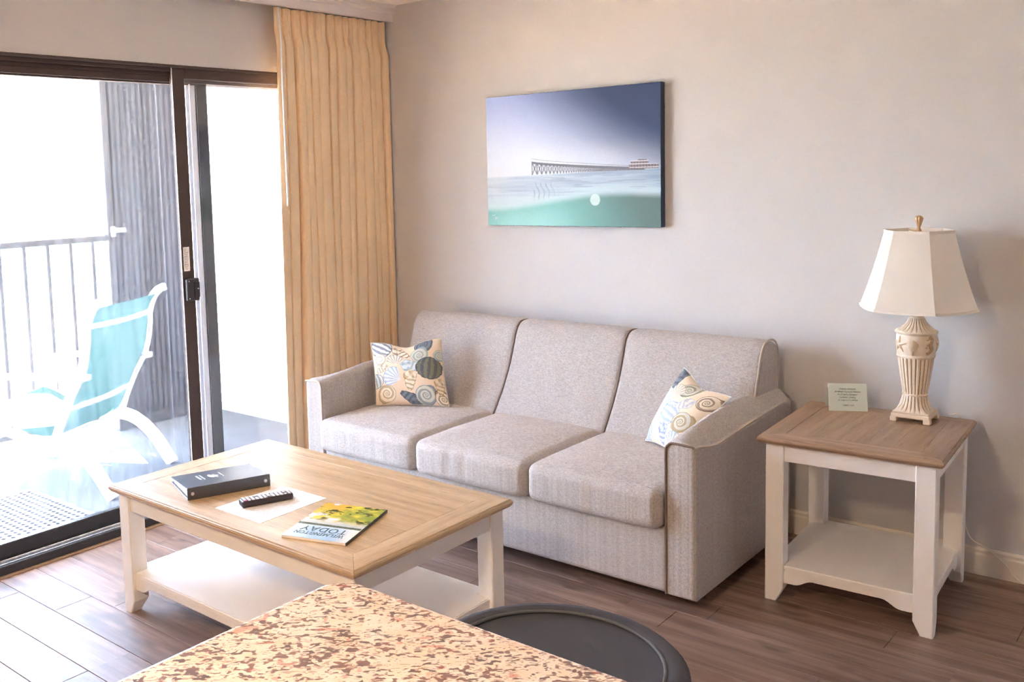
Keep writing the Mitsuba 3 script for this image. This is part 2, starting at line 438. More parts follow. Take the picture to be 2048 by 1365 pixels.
# outer, fixed panel on the left
ox0, ox1 = -0.095, -0.060
P1 = D + '__fixed_panel'
y0, y1 = DOOR_Y0 + 0.045, -1.122
add('bottom_rail', cbox(ox0, ox1, y0, y1, 0.030, 0.102, .003), M['black_metal'], parent=P1)
add('top_rail', cbox(ox0, ox1, y0, y1, 1.955, 1.963, .002), M['bronze'], parent=P1)
add('stile', cbox(ox0, ox1, -1.183, y1, 0.102, 1.962, .003), M['black_metal'], parent=P1)
add('stile', cbox(ox0, ox1, y0, y0 + 0.055, 0.102, 1.962, .003), M['black_metal'], parent=P1)
add('interlock_strip', cat(cbox(ox0, ox1 - 0.004, -1.238, -1.185, 0.102, 1.960, .003), cbox(ox1 - 0.006, ox1 + 0.006, -1.224, -1.219, 0.102, 1.960, .001)), M['grey_strip'], parent=P1, label='light grey interlock strip')


def pane(x, ya, yb, za, zb):
    return (np.array([(x, ya, za), (x, yb, za), (x, yb, zb), (x, ya, zb)], float), np.array([(0, 1, 2), (0, 2, 3)]))


add('pane', pane(-0.078, y0 + 0.05, -1.183, 0.100, 1.958), M['glass'], parent=P1)
add('salt_haze_film', pane(-0.082, y0 + 0.05, -1.238, 0.101, 1.957), M['salt'], parent=P1, label='streaky dried salt film and painted glare haze on the glass')
# inner, sliding panel on the right
P2 = D + '__sliding_panel'
ix0, ix1 = -0.034, -0.012
y0, y1 = -1.345, DOOR_Y1 - 0.045
add('stile', cbox(ix0, ix1, y0, y0 + 0.066, 0.045, 2.026, .003), M['bronze'], parent=P2)
add('stile', cbox(ix0, ix1, y1 - 0.06, y1, 0.045, 2.026, .003), M['bronze'], parent=P2)
add('top_rail', cbox(ix0, ix1, y0 + 0.066, y1 - 0.06, 1.976, 2.026, .003), M['bronze'], parent=P2)
add('bottom_rail', cbox(ix0, ix1, y0 + 0.066, y1 - 0.06, 0.045, 0.118, .003), M['bronze'], parent=P2)
add('pale_edge_strip', cbox(ix1 - 0.004, ix1 + 0.002, y0 - 0.003, y0, 0.045, 2.024, .0008), M['grey_strip'], parent=P2, label='thin pale edge strip')  # pale line along the stile edge
add('pane', pane(-0.026, y0 + 0.06, y1 - 0.055, 0.112, 1.98), M['glass'], parent=P2)
la = add('latch', cat(cbox(-0.014, 0.010, -1.338, -1.270, 0.975, 1.078, .004), cbox(0.008, 0.016, -1.300, -1.272, 0.990, 1.062, .003)), M['black_metal'], parent=P2, label='black handle latch')
for yy, zz in ((-1.327, 1.066), (-1.327, 0.987), (-1.283, 1.03)):
    s_ = trimesh.creation.icosphere(1, 0.0035); s_.apply_translation((0.0155 if yy > -1.3 else 0.0095, yy, zz))
    add('screw', s_, M['aluminium'], parent=la)
st = add('sticker', cbox(-0.013, -0.0112, -1.336, -1.302, 1.112, 1.222, .0003), M['paper'], parent=P2, label='small cream notice sticker')
stx = []
for i in range(13):
    zc = 1.118 + 0.0078 * i
    L = 0.024 if i not in (11, 12) else 0.016
    stx.append(bbox(-0.0112, -0.0108, -1.332, -1.332 + L * (0.7 + 0.3 * ((i * 37) % 7) / 6), zc, zc + 0.0022))
add('print', cat(*stx), M['paper_ink'], parent=st)

# ------------------------------------------------------------------ balcony
BX = -1.62
add('floor_balcony', bbox(BX - 0.06, -0.13, -4.4, 0.0, -0.20, -0.004), M['concrete'], kind='structure', label='pale blue-grey balcony floor')
add('wall_balcony', bbox(BX - 0.10, -0.0, -0.028, 0.15, -0.2, 2.75), M['stucco'], kind='structure', label='white side wall of the balcony')
add('ceiling_balcony', bbox(BX - 0.02, -0.15, -4.4, -0.028, 2.50, 2.70), M['stucco'], kind='structure')
add('wall_exterior', cat(bbox(-0.17, -0.15, -4.4, DOOR_Y0, -0.1, 2.5), bbox(-0.17, -0.15, DOOR_Y0, -0.028, DOOR_Z, 2.5)), M['stucco'], kind='structure')
pp = thing('privacy_screen', 'tall dark grey ribbed metal screen closing the corner of the balcony beside the railing', 'screen')
ys = np.arange(-0.715, -0.032, 0.0405)
prof = []
for i, yv in enumerate(ys):
    prof += [(yv, 0.0), (yv + 0.014, 0.0), (yv + 0.020, 0.016), (yv + 0.034, 0.016)]
prof = np.array(prof)
prof = prof[prof[:, 0] < -0.034]
ring = np.vstack([np.stack([BX + 0.03 + prof[:, 1], prof[:, 0]], -1), np.stack([BX + 0.027 + prof[::-1, 1], prof[::-1, 0]], -1)])
add('ribbed_sheet', prism(Polygon(ring).buffer(0), 2.43, 'z', 0.055), M['slate_panel'], parent=pp)
add('edge_post', cbox(BX - 0.005, BX + 0.055, -0.760, -0.715, 0.0, 2.5, .004), M['railing'], parent=pp)
add('base_channel', cbox(BX + 0.0, BX + 0.056, -0.715, -0.03, 0.0, 0.062, .003), M['railing'], parent=pp)
add('top_channel', cbox(BX + 0.0, BX + 0.056, -0.715, -0.03, 2.44, 2.5, .003), M['railing'], parent=pp)
rl = thing('balcony_railing', 'grey metal balcony railing with thin upright bars outside the glass door', 'railing')
add('top_rail', cbox(BX, BX + 0.05, -4.4, -0.762, 1.175, 1.215, .006), M['railing'], parent=rl)
add('bottom_rail', cbox(BX + .005, BX + 0.045, -4.4, -0.762, 0.095, 0.130, .005), M['railing'], parent=rl)
for i in range(25):
    yb = -0.711 - 0.1445 * (i + 1)
    if yb > -4.36:
        add('baluster', cbox(BX + 0.015, BX + 0.035, yb - 0.010, yb + 0.010, 0.130, 1.175, .002), M['railing'], parent=rl)
add('bracket', cat(cbox(BX + 0.053, BX + 0.064, -0.745, -0.640, 1.222, 1.248, .003), cbox(BX + 0.053, BX + 0.068, -0.742, -0.715, 1.200, 1.260, .003)), M['white_plastic'], parent=pp, label='small white bracket')
# perforated mat
nx, ny = 20, 26
sx0, sx1, sy0, sy1 = -0.925, -0.205, -2.62, -1.675
outer = sbox(sx0, sy0, sx1, sy1).buffer(-0.01).buffer(0.01)
holes = []
for i in range(nx):
    for j in range(ny):
        cx = sx0 + 0.036 + (sx1 - sx0 - 0.072) * (i + 0.5 * (j % 2)) / (nx - 0.5)
        cy = sy0 + 0.036 + (sy1 - sy0 - 0.072) * j / (ny - 1)
        holes.append(Point(cx, cy).buffer(0.0105, 2))
add('door_mat', prism(outer.difference(unary_union(holes)), 0.014, 'z', -0.004), M['rubber'], label='perforated grey rubber mat lying on the balcony floor outside the glass door', category='mat')

# balcony chair, seen from behind, facing the sea
R0, WD, FD = np.array([-0.738, -0.958]), np.array([-0.455, 0.89]), np.array([-0.89, -0.455])
ch = thing('patio_chair', 'white framed patio chair with a turquoise sling back standing on the balcony', 'chair')


def cp(side, s, z):            # side 0 = right frame, 1 = left frame
    xy = R0 - WD * 0.6 * side + FD * s
    return np.array([xy[0], xy[1], z])


post = [(-0.01, 0.965), (0.032, 0.945), (0.068, 0.90), (0.092, 0.83), (0.10, 0.75), (0.132, 0.62), (0.205, 0.49), (0.262, 0.37), (0.295, 0.285)]
slip = [(0.03, 0.93), (0.064, 0.885), (0.086, 0.83), (0.094, 0.75), (0.126, 0.62), (0.199, 0.49), (0.256, 0.37), (0.292, 0.305), (0.345, 0.285), (0.45, 0.30), (0.60, 0.345), (0.72, 0.395), (0.775, 0.40), (0.80, 0.375)]
inn = np.array([WD[0], WD[1], 0])
for side, sg in ((0, -1), (1, 1)):
    c = lambda pts: catmull([cp(side, s, z) for s, z in pts], 6)
    add('back_post', tube(c(post), 0, flat=(0.02, 0.017), up=(WD[0], WD[1], 0)), M['white_plastic'], 30, parent=ch)
    add('rear_leg', tube(c([(0.42, 0.255), (0.30, 0.265), (0.20, 0.235), (0.10, 0.15), (0.0, 0.0)]), 0, flat=(0.03, 0.022), up=(WD[0], WD[1], 0)), M['white_plastic'], 30, parent=ch)
    add('seat_rail', tube(c([(0.28, 0.275), (0.42, 0.27), (0.60, 0.32), (0.74, 0.37), (0.80, 0.35)]), 0, flat=(0.02, 0.02), up=(WD[0], WD[1], 0)), M['white_plastic'], 30, parent=ch)
    add('front_leg', tube(c([(0.70, 0.585), (0.72, 0.40), (0.73, 0.2), (0.75, 0.0)]), 0, flat=(0.024, 0.02), up=(WD[0], WD[1], 0)), M['white_plastic'], 30, parent=ch)
    add('armrest', tube(c([(0.10, 0.592), (0.30, 0.592), (0.55, 0.588), (0.76, 0.565), (0.80, 0.54)]), 0, flat=(0.030, 0.013)), M['white_plastic'], 30, parent=ch)
for s, z, r_ in ((0.078, 0.84, 0.013), (0.245, 0.43, 0.015), (0.30, 0.262, 0.022), (0.78, 0.345, 0.016)):
    bow = 0.05 if z > 0.4 else 0.0
    pts = [cp(t, s - bow * 4 * t * (1 - t), z) for t in np.linspace(0.02, 0.98, 9)]
    add('crossbar', tube(pts, r_, 8), M['white_plastic'], 40, parent=ch)
line = catmull([(s, z, 0) for s, z in slip], 5)[:, :2]
grid = np.array([[cp(0.035 + 0.93 * t, s - 0.012 * 4 * t * (1 - t), z - 0.0 * t) for t in np.linspace(0, 1, 9)] for s, z in line])
add('sling', loft(grid, cap=False, closed=False), M['sling'], True, parent=ch, label='turquoise fabric sling')

# beach and sea far below
add('beach', bbox(-60, -6, -300, 300, -7.5, -7.0), M['sand'], kind='structure', label='pale sandy beach beyond the railing')
add('sea', bbox(-3000, -60, -3000, 3000, -8.0, -7.4), M['sea'], kind='structure', label='sea to the horizon')

# ------------------------------------------------------------------ curtain
cu = thing('curtain', 'tan pinch-pleated curtain drawn to the corner beside the sofa', 'curtain')
nu, nv = 760, 70
cyA, cyB = -0.800, -0.018
us = np.linspace(0, 1, nu)
zs = np.concatenate([np.linspace(0.012, 2.05, 44), np.linspace(2.06, 2.336, 26)])
K = 13.5
warp = us + 0.010 * np.sin(2 * np.pi * us * 3.3 + 0.6) + 0.007 * np.sin(2 * np.pi * us * 7.7 + 2.0)
V = np.zeros((len(zs), nu, 3))
for i, z in enumerate(zs):
    top = np.clip((z - 2.14) / 0.10, 0, 1); top = top * top * (3 - 2 * top)
    h = np.clip(z / 2.3, 0, 1)
    ph = 2 * np.pi * K * (warp + 0.006 * np.sin(4 * us * np.pi + 1.5 * z) + 0.004 * np.sin(9 * us + 2.5 * z))
    # deep soft folds below, small tight pleats in the heading
    amp = (0.024 + 0.009 * np.sin(2 * np.pi * (us * 5.1 + 0.2)) ) * (1 - 0.12 * h)
    f = ph / (2 * np.pi) % 1.0
    lobe = np.sqrt(np.clip(1 - (2 * f - 1) ** 2, 0, 1))
    d_ = np.minimum(f, 1 - f)
    fold = (0.026 + 0.5 * (amp - 0.024)) * lobe + 0.006 - 0.050 * np.exp(-(d_ / 0.10) ** 2)
    tight = 0.026 * np.abs(np.sin(ph / 2)) ** 0.6 - 0.012 + 0.007 * np.abs(np.sin(1.5 * ph + 0.4))
    x = 0.052 + fold * (1 - top) + tight * top
    slope = -np.sin(ph) * 0.007 * (1 - top)
    drop = (1 - h) * 0.020 * (us - 1) * 1.6
    y = cyA + (cyB - cyA) * us + slope + drop
    x = np.clip(x, 0.008, 0.088)
    x[:14] = x[14] + 0.0 * us[:14]
    V[i] = np.stack([x, y, np.full(nu, z) - 0.004 * top * np.abs(np.cos(ph / 2))], -1)
add('drape', loft(V, cap=False, closed=False), M['curtain'], True, parent=cu)
add('wand', tube([(0.1, -0.802, 2.325), (0.112, -0.804, 2.2), (0.116, -0.806, 1.386)], 0.0045, 8), M['white_plastic'], True, parent=cu, label='thin white pull wand')
add('rod', tube([(0.05, -2.9, 2.36), (0.05, -0.01, 2.36)], 0.009, 10), M['white_plastic'], True, parent=cu)
add('white_wall_piece', cat(cbox(0.058, 0.070, -0.006, 0.0, 1.78, 1.86, .002), cbox(0.058, 0.070, -0.022, -0.004, 1.81, 1.83, .002)), M['white_plastic'],
    label='tiny white upright piece on the wall at the right edge of the curtain', category='hook')  # small white upright piece at the curtain edge

# ------------------------------------------------------------------ sofa
so = thing('sofa', 'beige-grey tweed three-seat sofa against the wall under the canvas picture', 'sofa')
AX0, AX1, BX0, BX1 = 0.344, 0.454, 2.135, 2.244
FY = -0.95


def arm(x0, x1, outer_left):
    rings = []
    ysec = [(-0.950, .012), (-0.946, .004), (-0.938, 0.0), (-0.90, 0), (-0.83, 0), (-0.76, 0), (-0.645, 0), (-0.487, 0), (-0.262, 0), (-0.09, 0), (-0.062, 0.004), (-0.054, 0.012)]
    yo = [-0.95, -0.93, -0.83, -0.76, -0.645, -0.487, -0.262, -0.09]
    zo = [0.587, 0.583, 0.563, 0.556, 0.562, 0.570, 0.577, 0.582]
    zi = [0.590, 0.592, 0.604, 0.610, 0.622, 0.628, 0.630, 0.620]
    for y, ins in ysec:
        o, i = np.interp(y, yo, zo), np.interp(y, yo, zi)
        zl, zr = (o, i) if outer_left else (i, o)
        a, b = x0 + ins, x1 - ins
        rl_, rr_ = (0.014, 0.032) if outer_left else (0.032, 0.014)
        pts = [(a, 0.045 + ins), (b, 0.045 + ins)]
        for k in range(9):
            t = k / 8 * np.pi / 2
            pts.append((b - rr_ + rr_ * np.cos(t), zr - ins - rr_ + rr_ * np.sin(t)))
        for k in range(1, 6):
            t = k / 6
            pts.append((b - rr_ + (a + rl_ - b + rr_) * t, (zr + (zl - zr) * t) - ins + 0.010 * np.sin(np.pi * t)))
        for k in range(9):
            t = np.pi / 2 + k / 8 * np.pi / 2
            pts.append((a + rl_ + rl_ * np.cos(t), zl - ins - rl_ + rl_ * np.sin(t)))
        rings.append([(p[0], y, p[1]) for p in pts])
    return loft(rings)


for x0, x1, ol in ((AX0, AX1, True), (BX0, BX1, False)):
    a = add('arm', arm(x0, x1, ol), M['fabric'], 35, parent=so)
    yo = np.array([-0.950, -0.90, -0.83, -0.76, -0.645, -0.487, -0.262, -0.09])
    zo = np.interp(yo, [-0.95, -0.93, -0.83, -0.76, -0.645, -0.487, -0.262, -0.09], [0.582, 0.583, 0.563, 0.556, 0.562, 0.570, 0.577, 0.582])
    xo = x0 if ol else x1
    add('piping', tube(catmull([(xo - (-1 if ol else 1) * 0.004, y, z - 0.004) for y, z in zip(yo, zo)], 6), 0.0038, 8), M['piping'], True, parent=a)
    s = -1 if ol else 1
    xi = x1 if ol else x0
    arc = [(xi + s * 0.004, FY - 0.001, z) for z in (0.05, 0.2, 0.4, 0.53)] + [(xi + s * (0.032 - 0.028 * np.cos(t)), FY - 0.001, 0.556 + 0.030 * np.sin(t)) for t in np.linspace(0.2, np.pi / 2, 6)] + [(xo - s * 0.014, FY - 0.001, 0.5835), (xo - s * 0.005, FY + 0.001, 0.578)]
    add('piping', tube(catmull(arc, 4), 0.0040, 8), M['piping_shaded' if not ol else 'piping'], True, parent=a)
# base rail
b = rbox((AX1 - .005, -0.943, 0.045), (BX0 + .005, -0.06, 0.285), 0.02, 8, 24)
add('base', b, M['fabric'], 35, parent=so)
# back sections
BP = np.array([(-0.40, 0.30), (-0.43, 0.40), (-0.400, 0.455), (-0.345, 0.53), (-0.300, 0.61), (-0.268, 0.69), (-0.246, 0.75), (-0.226, 0.790), (-0.196, 0.815), (-0.155, 0.822), (-0.108, 0.815), (-0.076, 0.795), (-0.060, 0.75), (-0.050, 0.60), (-0.045, 0.30)])
BPc = catmull(np.c_[BP, np.zeros(len(BP))], 5)[:, :2]
nrm = np.gradient(BPc, axis=0); nrm = np.stack([-nrm[:, 1], nrm[:, 0]], -1); nrm /= np.linalg.norm(nrm, axis=1, keepdims=True)
if (nrm[10] @ np.array([-1, 0.3])) < 0:
    nrm = -nrm
secs = [(0.400, 1.030), (1.030, 1.597), (1.597, 2.190)]
for x0, x1 in secs:
    rings = []
    xs_ = np.concatenate([x0 + np.array([0.0, 0.003, 0.009, 0.020, 0.045]), np.linspace(x0 + .08, x1 - .08, 26), x1 - np.array([0.045, 0.020, 0.009, 0.003, 0.0])])
    for x in xs_:
        e = min(x - x0, x1 - x)
        ins = 0.014 * np.exp(-e / 0.012)
        w_ = np.clip((BPc[:, 1] - 0.40) / 0.4, 0, 1)
        puff = 0.010 * np.sin(np.pi * np.clip((x - x0) / (x1 - x0), 0, 1)) * np.sin(np.pi * w_)
        wr = 0.0022 * np.sin(x * 46 + 2.2 * BPc[:, 1] * 6 + x0 * 9) * np.exp(-((BPc[:, 1] - 0.56) / 0.11) ** 2) * (BPc[:, 0] < -0.25)
        q = BPc + nrm * (puff - ins + wr)[:, None]
        rings.append(np.c_[np.full(len(q), x), q])
    bs = add('back_section', loft(rings), M['fabric'], 40, parent=so)
fr_i = BPc[:, 1] > 0.41
for x, mm in ((1.030, 'piping_shaded'), (1.597, 'piping_shaded'), (2.186, 'piping')):
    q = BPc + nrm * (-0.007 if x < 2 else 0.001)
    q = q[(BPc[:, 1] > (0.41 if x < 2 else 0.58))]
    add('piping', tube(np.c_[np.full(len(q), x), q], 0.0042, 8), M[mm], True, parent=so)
# seat cushions
cr = np.random.default_rng(3)
for i, (x0, x1) in enumerate(((0.457, 1.026), (1.030, 1.586), (1.590, 2.132))):
    m = rbox((x0, -0.990, 0.277), (x1, -0.385, 0.422), 0.036, 10, 26)
    v = m.vertices
    u = (v[:, 0] - (x0 + x1) / 2) / ((x1 - x0) / 2); w = (v[:, 1] + 0.6875) / 0.3025
    topw = np.clip((v[:, 2] - 0.36) / 0.06, 0, 1)
    v[:, 2] += topw * (0.018 * (1 - np.abs(u) ** 3) * (1 - np.abs(w) ** 3) + 0.004 * (meshkit.noise(v * 9, i) - .5))
    front = np.clip((-0.93 - v[:, 1]) / 0.05, 0, 1)
    v[:, 1] -= front * (0.010 * (1 - u ** 4) + 0.003 * np.sin(v[:, 0] * 75 + i) * np.exp(-((u + 0.35 - 0.2 * i) / 0.3) ** 2) + 0.004 * (meshkit.noise(v * np.array([30, 1, 5]), 4 + i) - .5))
    m.vertices = v
    add('seat_cushion', m, M['fabric'], 40, parent=so)
for x in (0.40, 2.19):
    for y in (-0.80, -0.14):
        c_ = trimesh.creation.cylinder(0.022, 0.046, sections=14); c_.apply_translation((x, y, 0.023))
        add('foot', c_, M['black_metal'], 30, parent=so)


# ------------------------------------------------------------------ throw pillows with printed shells
def shells(spec, base_a, base_b):
    def fn(p, n, uv):
        u, v = uv.x, uv.y
        col = mix(base_a, base_b, fbm(u * 5, v * 5, 2.0, 2))
        jit = noise(u * 40, v * 40, 3.0) - 0.5
        for kind, cx, cy, r, deg, ink, fill in spec:
            r = r * 1.32
            a = math.radians(deg)
            qx, qy = ((u - cx) * math.cos(a) + (v - cy) * math.sin(a)) / r, ((v - cy) * math.cos(a) - (u - cx) * math.sin(a)) / r
            qx, qy = qx + 0.08 * jit, qy + 0.06 * jit
            if kind == 'scallop':
                hy = qy + 0.85
                rad = dr.sqrt(qx * qx + hy * hy)
                an = dr.atan2(qx, hy + 1e-4)
                edge = 1.75 - 0.42 * an * an + 0.03 * dr.cos(an * 26)
                inside = smoothstep(0.0, 0.06, edge - rad) * smoothstep(1.02, 0.94, dr.abs(an))
                rib = smoothstep(-0.25, 0.55, dr.cos(an * 22)) * smoothstep(0.05, 0.5, rad)
                out = smoothstep(0.16, 0.03, edge - rad)
            elif kind == 'stripe':
                rad = dr.sqrt(qx * qx + 1.15 * qy * qy)
                inside = smoothstep(1.0, 0.93, rad)
                mer = qx / dr.sqrt(dr.maximum(1.06 - qy * qy, 0.05))
                rib = smoothstep(-0.2, 0.4, dr.cos(mer * 13 + 0.6 * qy))
                out = smoothstep(0.84, 0.95, rad)
            elif kind == 'spiral':
                rad = dr.sqrt(qx * qx + qy * qy)
                lim = 0.98 + 0.28 * smoothstep(0.2, 1.0, qx) * smoothstep(-0.5, 1.0, qy)
                inside = smoothstep(lim, lim - 0.07, rad)
                an = dr.atan2(qy, qx + 1e-4)
                rib = smoothstep(-0.1, 0.5, dr.cos(5.2 * dr.log(rad + 0.06) * 1.7 - an))
                out = smoothstep(lim - 0.15, lim - 0.04, rad)
            else:                                   # 'whelk': a cone with whorls
                t = (qy + 1.0) * 0.5
                half = 0.08 + 0.62 * dr.sqrt(dr.maximum(t, 0.0)) * smoothstep(1.02, 0.72, t)
                ax = dr.abs(qx)
                inside = smoothstep(0.0, 0.06, half - ax) * smoothstep(-1.04, -0.97, qy) * smoothstep(1.03, 0.95, qy)
                rib = smoothstep(0.0, 0.6, dr.cos(qy * 15 + 3.0 * qx)) * smoothstep(0.5, -0.1, qy) + smoothstep(0.55, 0.75, noise(qx * 4, qy * 4, 5.0)) * smoothstep(-0.1, 0.3, qy)
                out = smoothstep(0.13, 0.03, half - ax)
            body = mix(fill, ink, dr.clip(0.72 * rib + 0.9 * out, 0, 0.95))
            col = mix(col, body, inside * 0.93)
        return col * (0.96 + 0.08 * noise(u * 300, v * 300, 1.0))
    return fn


NAVY, SLATE, LBLUE, TEAL = (0.045, 0.06, 0.105), (0.15, 0.20, 0.24), (0.30, 0.42, 0.52), (0.22, 0.34, 0.36)
GOLD, BROWN, PALE, OLIVE = (0.36, 0.25, 0.085), (0.16, 0.085, 0.045), (0.74, 0.69, 0.60), (0.17, 0.18, 0.12)
CREAM, SKYF, SAGE = (0.80, 0.70, 0.55), (0.62, 0.68, 0.70), (0.60, 0.60, 0.52)
spec1 = [('stripe', .15, .90, .135, 60, NAVY, SKYF), ('spiral', .75, .93, .105, 20, NAVY, SLATE), ('whelk', .43, .83, .115, 50, BROWN, CREAM),
         ('scallop', .34, .69, .085, 10, (0.33, 0.27, 0.2), PALE), ('spiral', .69, .755, .10, 30, TEAL, SAGE), ('scallop', .28, .42, .115, 62, LBLUE, (0.70, 0.70, 0.68)),
         ('whelk', .575, .575, .135, 75, TEAL, SKYF), ('stripe', .81, .54, .145, -12, NAVY, OLIVE), ('whelk', .53, .36, .125, -5, GOLD, CREAM), ('spiral', .18, .16, .105, 200, GOLD, CREAM),
         ('whelk', .51, .09, .12, -120, NAVY, SLATE), ('spiral', .72, .13, .115, 10, SLATE, SAGE), ('spiral', .95, .09, .09, 90, BROWN, CREAM), ('stripe', .02, .36, .10, 10, SLATE, SAGE),
         ('spiral', .11, .70, .075, 0, (0.42, 0.36, 0.28), PALE), ('whelk', .14, .55, .085, -60, GOLD, PALE), ('whelk', .93, .27, .10, 0, GOLD, CREAM), ('spiral', .97, .73, .07, 0, TEAL, SAGE)]
spec2 = [('whelk', .12, .90, .15, 30, NAVY, SLATE), ('scallop', .22, .60, .13, -20, (0.38, 0.58, 0.64), (0.66, 0.76, 0.79)), ('spiral', .50, .88, .11, 0, OLIVE, SAGE), ('stripe', .52, .45, .15, 80, (0.28, 0.38, 0.58), (0.75, 0.78, 0.82)),
         ('scallop', .30, .20, .12, 30, (0.46, 0.50, 0.47), (0.76, 0.76, 0.72)), ('whelk', .66, .66, .12, -50, (0.35, 0.40, 0.55), PALE), ('spiral', .90, .80, .10, 0, BROWN, CREAM), ('spiral', .80, .42, .12, 0, GOLD, SAGE),
         ('whelk', .58, .17, .12, 20, (0.16, 0.22, 0.45), (0.6, 0.66, 0.78)), ('stripe', .10, .08, .11, 10, (0.15, 0.22, 0.3), SKYF), ('scallop', .84, .16, .11, 0, LBLUE, PALE), ('scallop', .36, .78, .10, 10, (0.5, 0.42, 0.3), PALE), ('scallop', .10, .38, .1, 60, (0.42, 0.55, 0.6), SKYF)]
M['shells1'] = mat('mat_shells1', pr(proc(shells(spec1, (0.70, 0.545, 0.385), (0.80, 0.655, 0.50))), 0.8, 0.25))
M['shells2'] = mat('mat_shells2', pr(proc(shells(spec2, (0.78, 0.62, 0.42), (0.82, 0.73, 0.62))), 0.8, 0.25))


def pillow(bl, br, tr, tl, thick, pinch, dent=0.0, seed=0, n=70):
    bl, br, tr, tl = (np.array(q, float) for q in (bl, br, tr, tl))
    g = np.linspace(-1, 1, n)
    g = np.sin(g * np.pi / 2)
    U, W = np.meshgrid(g, g, indexing='ij')
    # sides bow inwards between the corners
    uu = U * (1 - pinch * (1 - W ** 2) * np.abs(U) ** 1.0 * 1.0)
    ww = W * (1 - pinch * (1 - U ** 2) * (W > -2))
    a, b_ = (uu + 1) / 2, (ww + 1) / 2
    C = (bl * ((1 - a) * (1 - b_))[..., None] + br * (a * (1 - b_))[..., None] + tr * (a * b_)[..., None] + tl * ((1 - a) * b_)[..., None])
    nn = np.cross(br - bl, tl - bl); nn /= np.linalg.norm(nn)
    upv = (tl + tr - bl - br); upv /= np.linalg.norm(upv)
    h = thick * ((1 - np.abs(U) ** 2.3) * (1 - np.abs(W) ** 2.3)) ** 0.55
    dent_f = dent * np.exp(-(U / 0.42) ** 2) * np.clip((W + 0.1) / 1.1, 0, 1) ** 2
    C = C - upv * dent_f[..., None]
    wr = 0.006 * (meshkit.fbm(np.stack([U * 3.2, W * 3.2, U * 0 + seed], -1), 3, seed) - 0.5) * (h / thick)
    crease = 0.006 * np.sin(8 * U + 5 * W + seed) * np.clip(np.abs(W) - 0.35, 0, 1) * (h / thick)
    front = C + nn * (h + wr + crease)[..., None]
    back = C - nn * (h * 0.85)[..., None]
    uv = np.stack([(U + 1) / 2, (W + 1) / 2], -1)
    idx = np.arange(n * n).reshape(n, n)
    q = np.stack([idx[:-1, :-1], idx[1:, :-1], idx[1:, 1:], idx[:-1, 1:]], -1).reshape(-1, 4)
    F = np.vstack([q[:, [0, 1, 2]], q[:, [0, 2, 3]]])
    V = np.vstack([front.reshape(-1, 3), back.reshape(-1, 3)])
    Fb = F[:, ::-1] + n * n
    border = np.concatenate([idx[0, :-1], idx[:-1, -1], idx[-1, :0:-1], idx[:0:-1, 0]])
    seam = C.reshape(-1, 3)[border]
    return (V, np.vstack([F, Fb])), np.vstack([uv.reshape(-1, 2)] * 2), np.vstack([seam, seam[:1]])


for nm, args, mm, lab in (('throw_pillow', dict(bl=(0.548, -0.690, 0.440), br=(0.848, -0.515, 0.440), tr=(0.735, -0.425, 0.738), tl=(0.452, -0.612, 0.718), thick=0.058, pinch=0.045, dent=0.03, seed=1), 'shells1', 'cream throw pillow with navy, gold and light blue shell print against the left sofa arm'),
                          ('throw_pillow', dict(bl=(1.835, -0.505, 0.440), br=(2.040, -0.660, 0.440), tr=(2.180, -0.505, 0.660), tl=(1.950, -0.405, 0.728), thick=0.064, pinch=0.10, dent=0.018, seed=5), 'shells2', 'tilted pale throw pillow with light blue shell print leaning on the right sofa arm')):
    (V, F), uv, seam = pillow(**args)
    k = key_for(nm)
    tag(k, lab, 'pillow')
    add('cover', (V, F), M[mm], True, parent=k, uv=uv)
    add('seam', tube(seam, 0.0028, 6, cap=False), M[mm], True, parent=k)


